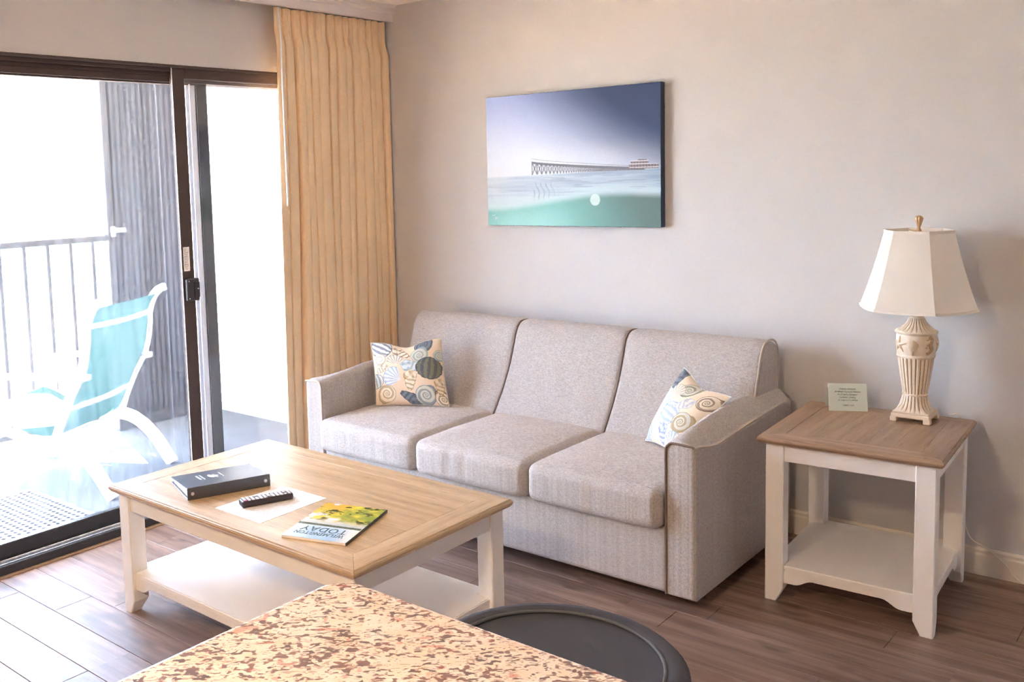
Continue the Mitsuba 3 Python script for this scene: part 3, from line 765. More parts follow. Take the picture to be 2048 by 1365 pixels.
# ------------------------------------------------------------------ tables
def table(name, label, L, Dp, H, at, deg, leg, over, apron_h, shelf_z, border, wx, wy, panel_along):
    t = thing(name, label, 'table')
    tw = frame_at(at[0], at[1], 0, deg)
    th = 0.026
    z1, z0 = H, H - th
    # moulded edge: profile swept round the top, as four mitred boards
    prof = [(0.0, z1), (-0.004, z1 - 0.0012), (-0.0065, z1 - 0.005), (-0.009, z1 - 0.0062), (-0.0115, z1 - 0.011), (-0.0115, z1 - 0.016), (-0.007, z1 - 0.022), (-0.004, z0)]
    e = 0.0115

    def board(p0, p1, q1, q0, outn):
        # p0, p1: outer ends, q0, q1: inner ends; section from the outer moulding to the inner edge
        p0, p1, q0, q1 = (np.array(v, float) for v in (p0, p1, q0, q1))
        ringA, ringB = [], []
        d0, d1 = (q0 - p0) / e * 0 + (p0 - q0) / border, (p1 - q1) / border
        for off, z in prof:
            k = -off - e
            ringA.append((*(p0 + d0 * k), z)); ringB.append((*(p1 + d1 * k), z))
        g = 0.0007
        for z in (z0, z1 - 0.0009):
            ringA.append((*(q0 + d0 * g), z)); ringB.append((*(q1 + d1 * g), z))
        ringA.append((*(q0 + d0 * 0.0018), z1)); ringB.append((*(q1 + d1 * 0.0018), z1))
        A, B = np.array(ringA), np.array(ringB)
        dirn = (B[0] - A[0]) / np.linalg.norm(B[0] - A[0])
        return loft([A + dirn * 0.0004, B - dirn * 0.0004])

    i = border
    add('top_board', board((0, 0), (L, 0), (L - i, i), (i, i), 0), wx, 25, parent=t + '__tabletop', to_world=tw)
    add('top_board', board((L, 0), (L, Dp), (L - i, Dp - i), (L - i, i), 0), wy, 25, parent=t + '__tabletop', to_world=tw)
    add('top_board', board((L, Dp), (0, Dp), (i, Dp - i), (L - i, Dp - i), 0), wx, 25, parent=t + '__tabletop', to_world=tw)
    add('top_board', board((0, Dp), (0, 0), (i, i), (i, Dp - i), 0), wy, 25, parent=t + '__tabletop', to_world=tw)
    n = 5
    for k in range(n):
        if panel_along == 'x':
            a, b = i + (Dp - 2 * i) * k / n, i + (Dp - 2 * i) * (k + 1) / n
            mm = cbox(i, L - i, a, b, z0 + .002, z1 - 0.0003, 0.0004)
        else:
            a, b = i + (L - 2 * i) * k / n, i + (L - 2 * i) * (k + 1) / n
            mm = cbox(a, b, i, Dp - i, z0 + .002, z1 - 0.0003, 0.0004)
        add('top_plank', mm, wx if panel_along == 'x' else wy, parent=t + '__tabletop', to_world=tw)
    lx, ly = leg
    # legs with a bevelled foot on the inner sides
    for cx, sx in ((over, 1), (L - over, -1)):
        for cy, sy in ((over, 1), (Dp - over, -1)):
            zz = [0.0, 0.045, 0.052, z0]
            cut = [(0.022, 0.022), (0.0, 0.0), (0.0, 0.0), (0.0, 0.0)]
            rings = []
            for z, (qx, qy) in zip(zz, cut):
                ax, bx = cx, cx + sx * (lx - qx)
                ay, by = cy, cy + sy * (ly - qy)
                b_ = 0.003
                sxx, syy = sx * b_, sy * b_
                rings.append([(ax + sxx, ay, z), (bx - sxx, ay, z), (bx, ay + syy, z), (bx, by - syy, z), (bx - sxx, by, z), (ax + sxx, by, z), (ax, by - syy, z), (ax, ay + syy, z)])
            add('leg', loft(rings), M['white_paint'], False, parent=t, to_world=tw)
    zt = z0
    s = 0.006
    add('apron', cbox(over + lx, L - over - lx, over + s, over + s + .02, zt - apron_h, zt, .0015), M['white_paint'], parent=t, to_world=tw)
    add('apron', cbox(over + lx, L - over - lx, Dp - over - s - .02, Dp - over - s, zt - apron_h, zt, .0015), M['white_paint'], parent=t, to_world=tw)
    add('apron', cbox(over + s, over + s + .02, over + ly, Dp - over - ly, zt - apron_h, zt, .0015), M['white_paint'], parent=t, to_world=tw)
    add('apron', cbox(L - over - s - .02, L - over - s, over + ly, Dp - over - ly, zt - apron_h, zt, .0015), M['white_paint'], parent=t, to_world=tw)
    # lower shelf, notched round the legs, rounded nose
    o = over + 0.012
    base = sbox(o, o, L - o, Dp - o)
    for cx in (over, L - over - lx):
        for cy in (over, Dp - over - ly):
            base = base.difference(sbox(cx - .0005, cy - .0005, cx + lx + .0005, cy + ly + .0005))
    sh = cat(prism(base.buffer(-0.003, join_style=2), 0.018, 'z', shelf_z - 0.018), prism(base, 0.011, 'z', shelf_z - 0.0145))
    add('shelf', sh, M['white_paint'], 30, parent=t, to_world=tw)

    def valance(length):                 # curved lower apron under the shelf
        top, dn = shelf_z - 0.018, shelf_z - 0.018 - 0.045
        pts = [(0, top), (0, dn)]
        for t_ in np.linspace(0, 1, 9):
            pts.append((0.035 + 0.06 * t_, dn + 0.024 * (0.5 - 0.5 * math.cos(math.pi * t_))))
        for t_ in np.linspace(0, 1, 9):
            pts.append((length - 0.095 + 0.06 * t_, dn + 0.024 * (0.5 + 0.5 * math.cos(math.pi * t_))))
        pts += [(length, dn), (length, top)]
        return Polygon(pts)

    lenx, leny = L - 2 * over - 2 * lx, Dp - 2 * over - 2 * ly
    for yv in (over + 0.014, Dp - over - 0.014 - 0.016):
        mm = prism(valance(lenx), 0.016, 'y', yv); mm.apply_translation((over + lx, 0, 0))
        add('shelf_apron', mm, M['white_paint'], parent=t, to_world=tw)
    for xv in (over + 0.014, L - over - 0.014 - 0.016):
        mm = prism(valance(leny), 0.016, 'x', xv); mm.apply_translation((0, over + ly, 0))
        add('shelf_apron', mm, M['white_paint'], parent=t, to_world=tw)
    return t


CT_H, ET_H = 0.4641, 0.5873
table('coffee_table', 'low coffee table with honey wood top and white legs in front of the sofa', 1.219, 0.7337, CT_H, (0.6261, -2.1633), math.degrees(-0.0077),
      (0.060, 0.064), 0.024, 0.062, 0.150, 0.088, M['wood_x'], M['wood_y'], 'x')
table('end_table', 'square end table with white legs and a wood top coloured darker for dimmer light, right of the sofa', 0.5715, 0.606, ET_H, (2.3492, -0.6958), math.degrees(0.0471),
      (0.060, 0.060), 0.024, 0.062, 0.128, 0.078, M['wood2_x'], M['wood2_y'], 'y')

# ------------------------------------------------------------------ table lamp
LX, LY = 2.717, -0.180
tl = thing('table_lamp', 'cream fluted seashell lamp with white bell shade on the end table', 'lamp')
lw = frame_at(LX, LY, ET_H)
h0 = ET_H
prof = np.array([(0.062, 0.034), (0.058, 0.040), (0.050, 0.052), (0.0435, 0.070), (0.040, 0.088), (0.0385, 0.0905), (0.0415, 0.0925), (0.0425, 0.095), (0.0415, 0.0975), (0.0390, 0.100), (0.0415, 0.112), (0.0465, 0.145), (0.0520, 0.185), (0.0570, 0.222), (0.0585, 0.229), (0.0615, 0.231), (0.0620, 0.234), (0.0615, 0.237),
                 (0.0605, 0.240), (0.0630, 0.262), (0.0645, 0.285), (0.0635, 0.305), (0.0620, 0.312), (0.0660, 0.315), (0.0685, 0.318), (0.0685, 0.321), (0.0640, 0.325), (0.050, 0.333), (0.038, 0.344), (0.030, 0.356), (0.0255, 0.368), (0.0225, 0.374)])
flz = np.array([0.034, 0.04, 0.05, 0.085, 0.0905, 0.0905, 0.0975, 0.100, 0.222, 0.229, 0.231, 0.322, 0.326, 0.335, 0.366, 0.370])
flv = np.array([0.0, 0.25, 1.0, 1.0, 0.6, 0.0, 0.0, 1.0, 1.0, 0.3, 0.0, 0.0, 0.3, 1.0, 1.0, 0.0])
zz = np.unique(np.concatenate([prof[:, 1], np.linspace(0.034, 0.374, 70)]))
rr = np.interp(zz, prof[:, 1], prof[:, 0])
fl = np.interp(zz, flz, flv)
NF, SUB = 24, 12
na = NF * SUB
ang = np.arange(na + 1) * 2 * np.pi / na
phase = ang / (2 * np.pi) * NF
g = np.abs(phase - np.floor(phase) - 0.5) * 2
groove = np.clip((g - 0.55) / 0.45, 0, 1) ** 1.3
Vv, UVs = [], []
for z, r_, f_ in zip(zz, rr, fl):
    sq = np.clip((0.062 - z) / 0.028, 0, 1) * 0.75
    cs = np.maximum(np.abs(np.cos(ang)), np.abs(np.sin(ang)))
    shape = (1 - sq) + sq / cs * 0.93
    rad = r_ * shape * (1 - f_ * 0.085 * groove + 0.018 * f_ * (1 - g ** 2))
    Vv.append(np.stack([rad * np.cos(ang), rad * np.sin(ang), np.full(na + 1, z)], -1))
    UVs.append(np.stack([phase, np.full(na + 1, f_)], -1))
Vv, UVs = np.array(Vv), np.array(UVs)
body = loft(Vv, cap=False, closed=False)
if body.face_normals[0] @ body.triangles_center[0] < 0:
    body.invert()
add('body', body, M['lampbase'], True, parent=tl, to_world=lw, uv=UVs.reshape(-1, 2))
ft = [cbox(-0.063, 0.063, -0.063, 0.063, 0.014, 0.030, .003), cbox(-0.060, 0.060, -0.060, 0.060, 0.028, 0.0365, .003)]
for sx in (-1, 1):
    for sy in (-1, 1):
        a, b = sorted((sx * 0.065, sx * 0.042)); c, d = sorted((sy * 0.065, sy * 0.042))
        ft.append(cbox(a, b, c, d, 0.0, 0.018, .002))
add('plinth', cat(*ft), M['relief'], parent=tl, to_world=lw)


def on_body(th, z, out=0.0):
    r_ = np.interp(z, prof[:, 1], prof[:, 0]) + out
    return np.array([r_ * np.cos(th), r_ * np.sin(th), z])


def scallop_relief(th):
    V, F, n, m_ = [], [], 41, 9
    for i in range(n):
        t = (i / (n - 1) - 0.5) * 2
        for j in range(m_):
            s = j / (m_ - 1)
            L = 0.046 * (1 - 0.20 * t * t) * s
            w = L * np.sin(t * 0.80); hgt = L * np.cos(t * 0.80)
            bulge = 0.009 * np.sin(np.pi * min(s, 0.97)) * (1 - 0.75 * t * t) + 0.0012 * np.cos(t * 40) * s - 0.002
            if j == m_ - 1:
                bulge = -0.004
            V.append(on_body(th + w / 0.064, 0.247 + hgt * 1.18, bulge))
    idx = np.arange(n * m_).reshape(n, m_)
    q = np.stack([idx[:-1, :-1], idx[1:, :-1], idx[1:, 1:], idx[:-1, 1:]], -1).reshape(-1, 4)
    fan = trimesh.Trimesh(np.array(V), np.vstack([q[:, [0, 1, 2]], q[:, [0, 2, 3]]]), process=False)
    k = trimesh.creation.icosphere(2, 0.006); k.apply_scale((1, 1, 1.4)); k.apply_translation(on_body(th, 0.250, 0.001))
    return cat(fan, k)


def seahorse_relief(th):
    pts = [(-0.004, 0.303), (0.004, 0.307), (0.009, 0.301), (0.008, 0.292), (0.002, 0.283), (0.004, 0.273), (0.008, 0.265), (0.004, 0.257), (-0.002, 0.250), (-0.007, 0.246), (-0.010, 0.250), (-0.007, 0.254)]
    rad = np.array([0.0025, 0.0048, 0.005, 0.0048, 0.0068, 0.0072, 0.0062, 0.0048, 0.0036, 0.0028, 0.0022, 0.0016])
    P = catmull([on_body(th + x / 0.064, z, 0.001) for x, z in pts], 6)
    R = np.interp(np.linspace(0, 1, len(P)), np.linspace(0, 1, len(rad)), rad) * (1 + 0.12 * np.cos(np.arange(len(P)) * 2.1))
    sn = tube(catmull([on_body(th + x / 0.064, z, 0.002) for x, z in ((0.004, 0.302), (-0.005, 0.299), (-0.012, 0.297))], 4), 0.0022, 6)
    fin = tube(catmull([on_body(th + x / 0.064, z, 0.001) for x, z in ((-0.004, 0.283), (-0.013, 0.277), (-0.011, 0.268))], 4), 0.003, 6)
    return cat(tube(P, R, 8), sn, fin)


def starfish_relief(th):
    arms = []
    for k in range(5):
        a = k * 2 * np.pi / 5 + 0.25
        pts = [on_body(th + r_ * np.cos(a) / 0.064, 0.277 + r_ * np.sin(a), 0.001) for r_ in (0.0, 0.012, 0.022, 0.030)]
        arms.append(tube(catmull(pts, 4), np.linspace(0.007, 0.0018, 13), 8))
    return cat(*arms)


for k, (fn, th, nm, mm) in enumerate(((scallop_relief, -88, 'scallop_relief', 'relief'), (seahorse_relief, -36, 'seahorse_relief', 'relief_dark'), (starfish_relief, -131, 'starfish_relief', 'relief'),
                                      (scallop_relief, 97, 'scallop_relief', 'relief'), (seahorse_relief, 144, 'seahorse_relief', 'relief_dark'), (starfish_relief, 20, 'starfish_relief', 'relief'))):
    add(nm, fn(math.radians(th)), M[mm], True, parent=tl, to_world=lw)
add('neck', lathe([(0.0, 0.372), (0.021, 0.372), (0.024, 0.376), (0.021, 0.381), (0.019, 0.384), (0.022, 0.388), (0.019, 0.392), (0.0145, 0.396), (0.0135, 0.43), (0.0, 0.43)], 28), M['pewter'], 40, parent=tl, to_world=lw)
bl_ = trimesh.creation.icosphere(3, 0.03); bl_.apply_scale((1, 1, 1.25)); bl_.apply_translation((0, 0, 0.49))
add('bulb', bl_, M['bulb'], True, parent=tl, to_world=lw)
harp = [np.array([s * x, 0, z]) for s, pts in ((1, [(0.014, 0.425), (0.045, 0.47), (0.05, 0.55), (0.03, 0.65), (0.0, 0.672)]), (-1, [(0.03, 0.65), (0.05, 0.55), (0.045, 0.47), (0.014, 0.425)])) for x, z in pts]
add('harp', tube(catmull(harp, 6), 0.0022, 6), M['brass'], True, parent=tl, to_world=lw)
# bell shade of six panels
zb, zt = 0.408, 0.677
sp = [(t, 0.112 + (0.190 - 0.112) * (0.84 * (1 - t) + 0.16 * (1 - t) ** 2.6)) for t in np.linspace(0, 1, 14)]
for k in range(6):
    a0, a1 = math.radians(60 * k), math.radians(60 * (k + 1))
    rows = []
    for t, r_ in sp:
        p0, p1 = np.array([r_ * math.cos(a0), r_ * math.sin(a0)]), np.array([r_ * math.cos(a1), r_ * math.sin(a1)])
        row = []
        for q in np.linspace(0, 1, 9):
            xy = p0 + (p1 - p0) * q
            xy = xy * (1 + 0.025 * 4 * q * (1 - q))
            sag = 0.010 * (1 - t) * 4 * q * (1 - q)
            row.append((xy[0], xy[1], zb + (zt - zb) * t - sag * 0.4))
        rows.append(row)
    add('panel', loft(rows, cap=False, closed=False), M['shade'], True, parent=tl + '__shade', to_world=lw)
for (t, r_), z, hh in ((sp[0], zb, 0.006), (sp[-1], zt, 0.009)):
    pts = []
    for k in range(6):
        a0, a1 = math.radians(60 * k), math.radians(60 * (k + 1))
        for q in np.linspace(0, 1, 8, endpoint=False):
            xy = (np.array([math.cos(a0), math.sin(a0)]) * (1 - q) + np.array([math.cos(a1), math.sin(a1)]) * q) * r_ * (1 + 0.025 * 4 * q * (1 - q))
            pts.append((xy[0], xy[1], z - (0.004 * 4 * q * (1 - q) if hh < 0.008 else 0)))
    pts = np.array(pts)
    rings = [np.c_[pts[:, :2] * (1 + o), pts[:, 2] + dz] for o, dz in ((0.012, -hh), (0.016, 0), (0.012, hh * .5), (-0.012, hh * .5), (-0.014, -hh), (0.012, -hh))]
    add('binding', loft(rings, cap=False), M['shade_trim'], 40, parent=tl + '__shade', to_world=lw)
add('spider', cat(*[tube([(0.006 * math.cos(a), 0.006 * math.sin(a), 0.674), (0.104 * math.cos(a), 0.104 * math.sin(a), 0.674)], 0.0015, 6) for a in (0, 2.094, 4.189)]), M['brass'], True, parent=tl + '__shade', to_world=lw)
# finial: a small ribbed shell
fv = lathe([(0.0, 0.674), (0.008, 0.674), (0.009, 0.679), (0.006, 0.683), (0.0045, 0.690), (0.006, 0.694), (0.008, 0.703), (0.0115, 0.714), (0.0125, 0.722), (0.009, 0.729), (0.0, 0.732)], 48)
v = fv.vertices; aa = np.arctan2(v[:, 1], v[:, 0]); ff = 1 + 0.10 * np.cos(aa * 10) * (v[:, 2] > 0.692)
fv.vertices = np.stack([v[:, 0] * ff, v[:, 1] * ff, v[:, 2]], -1)
add('finial', fv, M['brass'], True, parent=tl, to_world=lw, label='bronze shell-shaped finial')
pc = thing('power_cord', 'thin cream power cord running down over the baseboard beside the end table', 'cord')
add('cable', tube(catmull([(2.80, -0.055, ET_H + 0.003), (2.835, -0.030, ET_H - 0.01), (2.84, -0.024, 0.40), (2.86, -0.022, 0.16), (2.93, -0.020, 0.105), (2.985, -0.021, 0.060), (3.02, -0.022, 0.02), (3.06, -0.022, 0.006), (3.25, -0.02, 0.004), (3.5, -0.02, 0.004)], 6), 0.0026, 6), M['trim'], True, parent=pc)

# ------------------------------------------------------------------ tent card on the end table
tc = thing('tent_card', 'small mint green folded notice card standing on the end table beside the lamp', 'sign')
A, B = np.array([2.437, -0.221, ET_H]), np.array([2.555, -0.157, ET_H])
ex = (B - A) / np.linalg.norm(B - A)
back = np.array([-ex[1], ex[0], 0])
W_, HC = np.linalg.norm(B - A), 0.099
lean = 0.028
upv = back * lean + np.array([0, 0, HC]); Lc = np.linalg.norm(upv); ey = upv / Lc
ez = np.cross(ex, ey)
Mt = np.eye(4); Mt[:3, 0], Mt[:3, 1], Mt[:3, 2], Mt[:3, 3] = ex, ey, ez, A
face = cbox(0, W_, 0, Lc, -0.0006, 0.0006, .0002); face.apply_transform(Mt)
add('front_leaf', face, M['mint_card'], parent=tc)
upb = -back * 0.042 + np.array([0, 0, HC]); eyb = upb / np.linalg.norm(upb); Mb = np.eye(4)
Mb[:3, 0], Mb[:3, 1], Mb[:3, 2], Mb[:3, 3] = ex, eyb, np.cross(ex, eyb), A + back * (lean + 0.042)
face = cbox(0, W_, 0, np.linalg.norm(upb), -0.0006, 0.0006, .0002); face.apply_transform(Mb)
add('back_leaf', face, M['mint_card'], parent=tc)
for s_, yy in (('Please Remove', 0.080), ('All Bed Linens & Pillows', 0.0695), ('from Sofa Sleeper', 0.059), ('Before Closing', 0.0485), ('in Seated Position', 0.038), ('Thank You', 0.0195)):
    tm = text(s_, 0.0052, 0.0003, bold=True, slant=0.18); v = tm.vertices.copy(); v[:, 0] = v[:, 0] * 1.12 + W_ / 2; v[:, 1] += yy; v[:, 2] += 0.0006; tm.vertices = v
    tm.apply_transform(Mt)
    add('lettering', tm, M['ink'], parent=tc)

# ------------------------------------------------------------------ canvas picture
cx0, cx1, cz0, cz1 = 0.7442, 1.672, 1.2535, 1.8807


def canvas_fn(p, n, uv):
    u, v = uv.x, uv.y
    # sky: pale at the left, deep blue towards the top right
    dsk = smoothstep(0.30, 1.22, 0.80 * u + 0.85 * (v - 0.42) / 0.58 * (0.30 + 0.70 * u))
    sky = mix((0.64, 0.71, 0.84), (0.36, 0.47, 0.82), smoothstep(0.45, 1.10, v + 0.10 * u))
    sky = mix(sky, (0.030, 0.055, 0.135), dsk)
    sky = mix(sky, (0.66, 0.72, 0.78), smoothstep(0.66, 0.38, v) * smoothstep(1.2, 0.3, u) * 0.85)
    hor = 0.375 + 0.035 * u
    streak = fbm(u * 5, v * 60, 1.0, 3)
    water = mix((0.52, 0.61, 0.68), (0.24, 0.34, 0.46), dr.clip(0.75 * u + 0.9 * (streak - 0.5), 0, 1))
    shore = 0.125 + 0.115 * smoothstep(0.0, 0.75, u) + 0.016 * (fbm(u * 6, 2.0, 0.0, 2) - 0.5)
    surf = mix(water, (0.52, 0.66, 0.68), smoothstep(shore + 0.12, shore, v) * (1 - 0.45 * u))
    deep = mix((0.19, 0.48, 0.43), (0.10, 0.175, 0.16), smoothstep(0.35, 1.0, u + 0.25 * v))
    deep = mix(deep, (0.34, 0.63, 0.60), smoothstep(0.38, 0.05, dr.abs(u - 0.26)) * smoothstep(0.22, 0.0, v) * 0.75)
    sea = mix(surf, deep, smoothstep(shore + 0.022, shore - 0.040, v))
    col = mix(sea, sky, smoothstep(hor - 0.004, hor + 0.004, v))
    # the pier, tapering towards the shore
    t = dr.clip((u - 0.285) / 0.60, 0, 1)
    tp = dr.power(t, 0.75)
    top = 0.488 - 0.068 * tp
    bot = 0.386 + 0.016 * tp
    inx = smoothstep(0.280, 0.286, u) * smoothstep(0.93, 0.91, u)
    deck = smoothstep(0.012, 0.005, dr.abs(v - (top - 0.006)))
    rail = smoothstep(0.0035, 0.0015, dr.abs(v - (top + 0.024 * (1 - 0.6 * tp)))) * 0.5
    below = smoothstep(0.0, 0.003, top - v) * smoothstep(0.0, 0.003, v - bot)
    fr = 21.0 * t / (1.14 - t)
    w = (v - bot) / (top - bot + 1e-4)
    pile = smoothstep(0.75, 0.92, dr.cos(fr * 2 * math.pi))
    x1 = smoothstep(0.18, 0.08, dr.abs(fr - dr.floor(fr) - w))
    x2 = smoothstep(0.18, 0.08, dr.abs(fr - dr.floor(fr) - 1 + w))
    lattice = dr.clip(pile + 0.75 * x1 + 0.75 * x2 + smoothstep(0.35, 0.75, t) * 0.6, 0, 1) * below
    ink = dr.clip(deck + rail + lattice, 0, 1) * inx
    # pier house: two storeys with pale roof lines
    hs = smoothstep(0.005, 0.0, dr.abs(u - 0.914) - 0.074) * smoothstep(0.003, 0.0, dr.abs(v - 0.429) - 0.015)
    h2 = smoothstep(0.005, 0.0, dr.abs(u - 0.893) - 0.044) * smoothstep(0.003, 0.0, dr.abs(v - 0.456) - 0.011)
    h3 = smoothstep(0.005, 0.0, dr.abs(u - 0.906) - 0.020) * smoothstep(0.003, 0.0, dr.abs(v - 0.470) - 0.006)
    house = dr.clip(hs + h2 + h3, 0, 1)
    roofs = dr.clip(smoothstep(0.0045, 0.0025, dr.abs(v - 0.4455)) + smoothstep(0.0035, 0.0018, dr.abs(v - 0.4215)) + smoothstep(0.004, 0.002, dr.abs(v - 0.466)), 0, 1)
    win = smoothstep(0.1, 0.5, dr.cos(u * 410)) * 0.35
    col = mix(col, (0.07, 0.07, 0.09), 0.85 * ink)
    col = mix(col, mix(mix((0.17, 0.14, 0.155), (0.40, 0.37, 0.40), win), (0.60, 0.60, 0.66), roofs), house)
    # reflections of the piles
    rf = (u - 0.295 - 0.16 * (0.33 - v) - 0.006 * dr.sin(v * 55)) / 0.030
    rm = smoothstep(0.22, 0.06, dr.abs(rf - dr.floor(rf) - 0.5)) * smoothstep(0.285, 0.30, u) * smoothstep(0.47, 0.36, u) * smoothstep(shore + 0.01, shore + 0.05, v) * smoothstep(0.345, 0.30, v)
    col = mix(col, (0.10, 0.20, 0.24), 0.5 * rm * (0.4 + 0.6 * noise(u * 90, v * 30, 2.0)))
    dash = smoothstep(0.62, 0.72, fbm(u * 9, v * 95, 6.0, 2)) * smoothstep(0.40, 0.37, v) * smoothstep(shore, shore + 0.06, v) * smoothstep(0.25, 0.5, u)
    col = mix(col, (0.22, 0.30, 0.38), 0.45 * dash)
    drop = smoothstep(1.0, 0.85, dr.sqrt(dr.square((u - 0.652) / 0.030) + dr.square((v - 0.195) / 0.046)))
    col = mix(col, (0.58, 0.72, 0.70), drop * 0.9)
    return col * (0.95 + 0.10 * noise(u * 420, v * 290, 2.0))


M['canvas'] = mat('mat_canvas', pr(proc(canvas_fn), 0.55, 0.35))
ca = thing('canvas_picture', 'wrapped canvas print of a pier over teal sea hanging above the sofa', 'picture')
fz = -0.0405
add('stretcher', cbox(cx0, cx1, -0.040, 0.0, cz0, cz1, .002), M['navy_edge'], parent=ca)
pm = (np.array([(cx0 + .001, fz, cz0 + .001), (cx1 - .001, fz, cz0 + .001), (cx1 - .001, fz, cz1 - .001), (cx0 + .001, fz, cz1 - .001)]), np.array([(0, 1, 2), (0, 2, 3)]))
add('print', pm, M['canvas'], False, parent=ca, uv=np.array([(0, 0), (1, 0), (1, 1), (0, 1.0)]))
sg = []
for pts in ([(0.0, 0.022), (0.016, 0.024)], [(0.008, 0.023), (0.006, 0.0)], [(0.018, 0.0), (0.020, 0.012), (0.025, 0.012), (0.023, 0.004), (0.019, 0.002)], [(0.029, 0.0), (0.031, 0.011), (0.036, 0.009)]):
    q = np.array([(cx0 + 0.028 + x, fz - 0.0008, cz0 + 0.028 + z) for x, z in pts])
    sg.append(tube(catmull(q, 4) if len(q) > 2 else q, 0.0011, 5, up=(0, 1, 0)))
add('signature', cat(*sg), M['silver_print'], parent=ca)

# ------------------------------------------------------------------ things on the coffee table
ZT = CT_H
bn = thing('ring_binder', 'black ring binder with silver emblem lying on the coffee table', 'binder')
SA, SB = np.array([1.003, -2.096]), np.array([1.106, -1.828])
by = (SB - SA) / np.linalg.norm(SB - SA)
LB = float(np.linalg.norm(SB - SA)); WB = 0.222
Mb = np.eye(4); Mb[:3, 0] = [by[1], -by[0], 0]; Mb[:3, 1] = [by[0], by[1], 0]; Mb[:3, 3] = [SA[0], SA[1], ZT]   # x runs out of the spine, -x to the fore edge


def put(m, Mx):
    m = m.copy(); m.apply_transform(Mx); return m


slope = (0.042 - 0.021) / WB
top = prism(Polygon([(-WB, 0.018), (0.0, 0.0385), (0.0, 0.0415), (-WB, 0.021)]), LB, 'y', 0.0)
add('front_cover', put(top, Mb), M['binder'], parent=bn)
add('back_cover', put(cbox(-WB, 0, 0, LB, 0.0, 0.003, .001), Mb), M['binder'], parent=bn)
add('spine', put(cbox(-0.003, 0.0025, -0.001, LB + 0.001, 0.0, 0.042, .0015), Mb), M['binder'], parent=bn)
pg = prism(Polygon([(-WB + 0.012, 0.003), (-0.006, 0.003), (-0.006, 0.030), (-WB + 0.012, 0.0165)]), LB - 0.016, 'y', 0.008)
add('pages', put(pg, Mb), M['paper'], parent=bn)
for yy in (0.016, LB - 0.016):
    c_ = trimesh.creation.cylinder(0.006, 0.0016, sections=16); c_.apply_transform(trimesh.transformations.rotation_matrix(np.pi / 2, (0, 1, 0))); c_.apply_translation((0.003, yy, 0.021))
    add('rivet', put(c_, Mb), M['chrome'], parent=bn)
# silver print on the cover: two short bars, a bird-like emblem and a line of lettering bars
rotc = np.eye(4); an = math.atan(slope); rotc[:3, :3] = [[math.cos(an), 0, -math.sin(an)], [0, 1, 0], [math.sin(an), 0, math.cos(an)]]; rotc[:3, 3] = [-WB, 0, 0.0211]
em = [Polygon([(0.060, 0.070), (0.130, 0.070), (0.130, 0.0755), (0.060, 0.0755)]), Polygon([(0.055, 0.084), (0.135, 0.084), (0.135, 0.0875), (0.055, 0.0875)]),
      Polygon([(0.070, 0.112), (0.090, 0.106), (0.112, 0.110), (0.128, 0.120), (0.116, 0.124), (0.132, 0.134), (0.112, 0.133), (0.102, 0.142), (0.094, 0.131), (0.080, 0.130), (0.088, 0.122)]),
      Polygon([(0.060, 0.152), (0.130, 0.152), (0.130, 0.1545), (0.060, 0.1545)])]
add('silver_print', put(put(cat(*[prism(e_, 0.0004, 'z', 0.0) for e_ in em]), rotc), Mb), M['silver_print'], parent=bn, label='silver emblem and lines')

ps = thing('paper_sheet', 'white printed sheet of paper lying under the remote control', 'paper')
PP = [(1.135, -2.086), (1.362, -2.089), (1.358, -1.801), (1.141, -1.802)]
add('sheet', prism(Polygon(PP), 0.0006, 'z', ZT), M['paper'], parent=ps)
lines = []
for i in range(16):
    xx = 1.215 + 0.0072 * i
    y0_ = -2.045 + 0.006 * ((i * 5) % 3)
    lines.append(bbox(xx, xx + 0.0018, y0_, y0_ + 0.125 + 0.03 * ((i * 7) % 4) / 3, ZT + 0.0006, ZT + 0.0008))
add('print', cat(*lines), M['paper_ink'], parent=ps)

rc = thing('remote_control', 'dark remote control with pale buttons lying on the paper sheet', 'remote')
RA, RB = np.array([1.217, -2.038]), np.array([1.282, -1.876])
ry = (RB - RA) / np.linalg.norm(RB - RA); LR = float(np.linalg.norm(RB - RA)); WR = 0.046
Mr = np.eye(4); Mr[:3, 0] = [ry[1], -ry[0], 0]; Mr[:3, 1] = [ry[0], ry[1], 0]; Mr[:3, 3] = [*(RA), ZT + 0.0008]
bodyr = rbox((-WR, 0, 0), (0, LR, 0.022), 0.007, 6, 6)
add('case', put(bodyr, Mr), M['remote'], 40, parent=rc)
for i in range(4):
    for j in range(12):
        if (i + j * 3) % 11 == 10:
            continue
        bx_, by_ = -WR + 0.0075 + 0.0105 * i, 0.012 + (LR - 0.024) * j / 11
        add('button', put(cbox(bx_ - 0.0036, bx_ + 0.0036, by_ - 0.0042, by_ + 0.0042, 0.0215, 0.0242, .0008), Mr), M['button_red' if (i, j) == (3, 0) else 'button'], parent=rc)

mg = thing('magazine', 'magazine with yellow-green cover and light blue title band on the coffee table', 'magazine')
MA, MB_ = np.array([1.702, -2.057]), np.array([1.501, -2.124])
mx = (MB_ - MA) / np.linalg.norm(MB_ - MA); my = np.array([mx[1], -mx[0]])          # my: down the page
if my[1] < 0:
    my = -my
WM, LM, TM = 0.213, 0.292, 0.0085
Mm = np.eye(4); Mm[:3, 0] = [*mx, 0]; Mm[:3, 1] = [*(-my), 0]; Mm[:3, 3] = [*MA, ZT]      # x to the right of the title, y up the page
# spine edge at x = 0


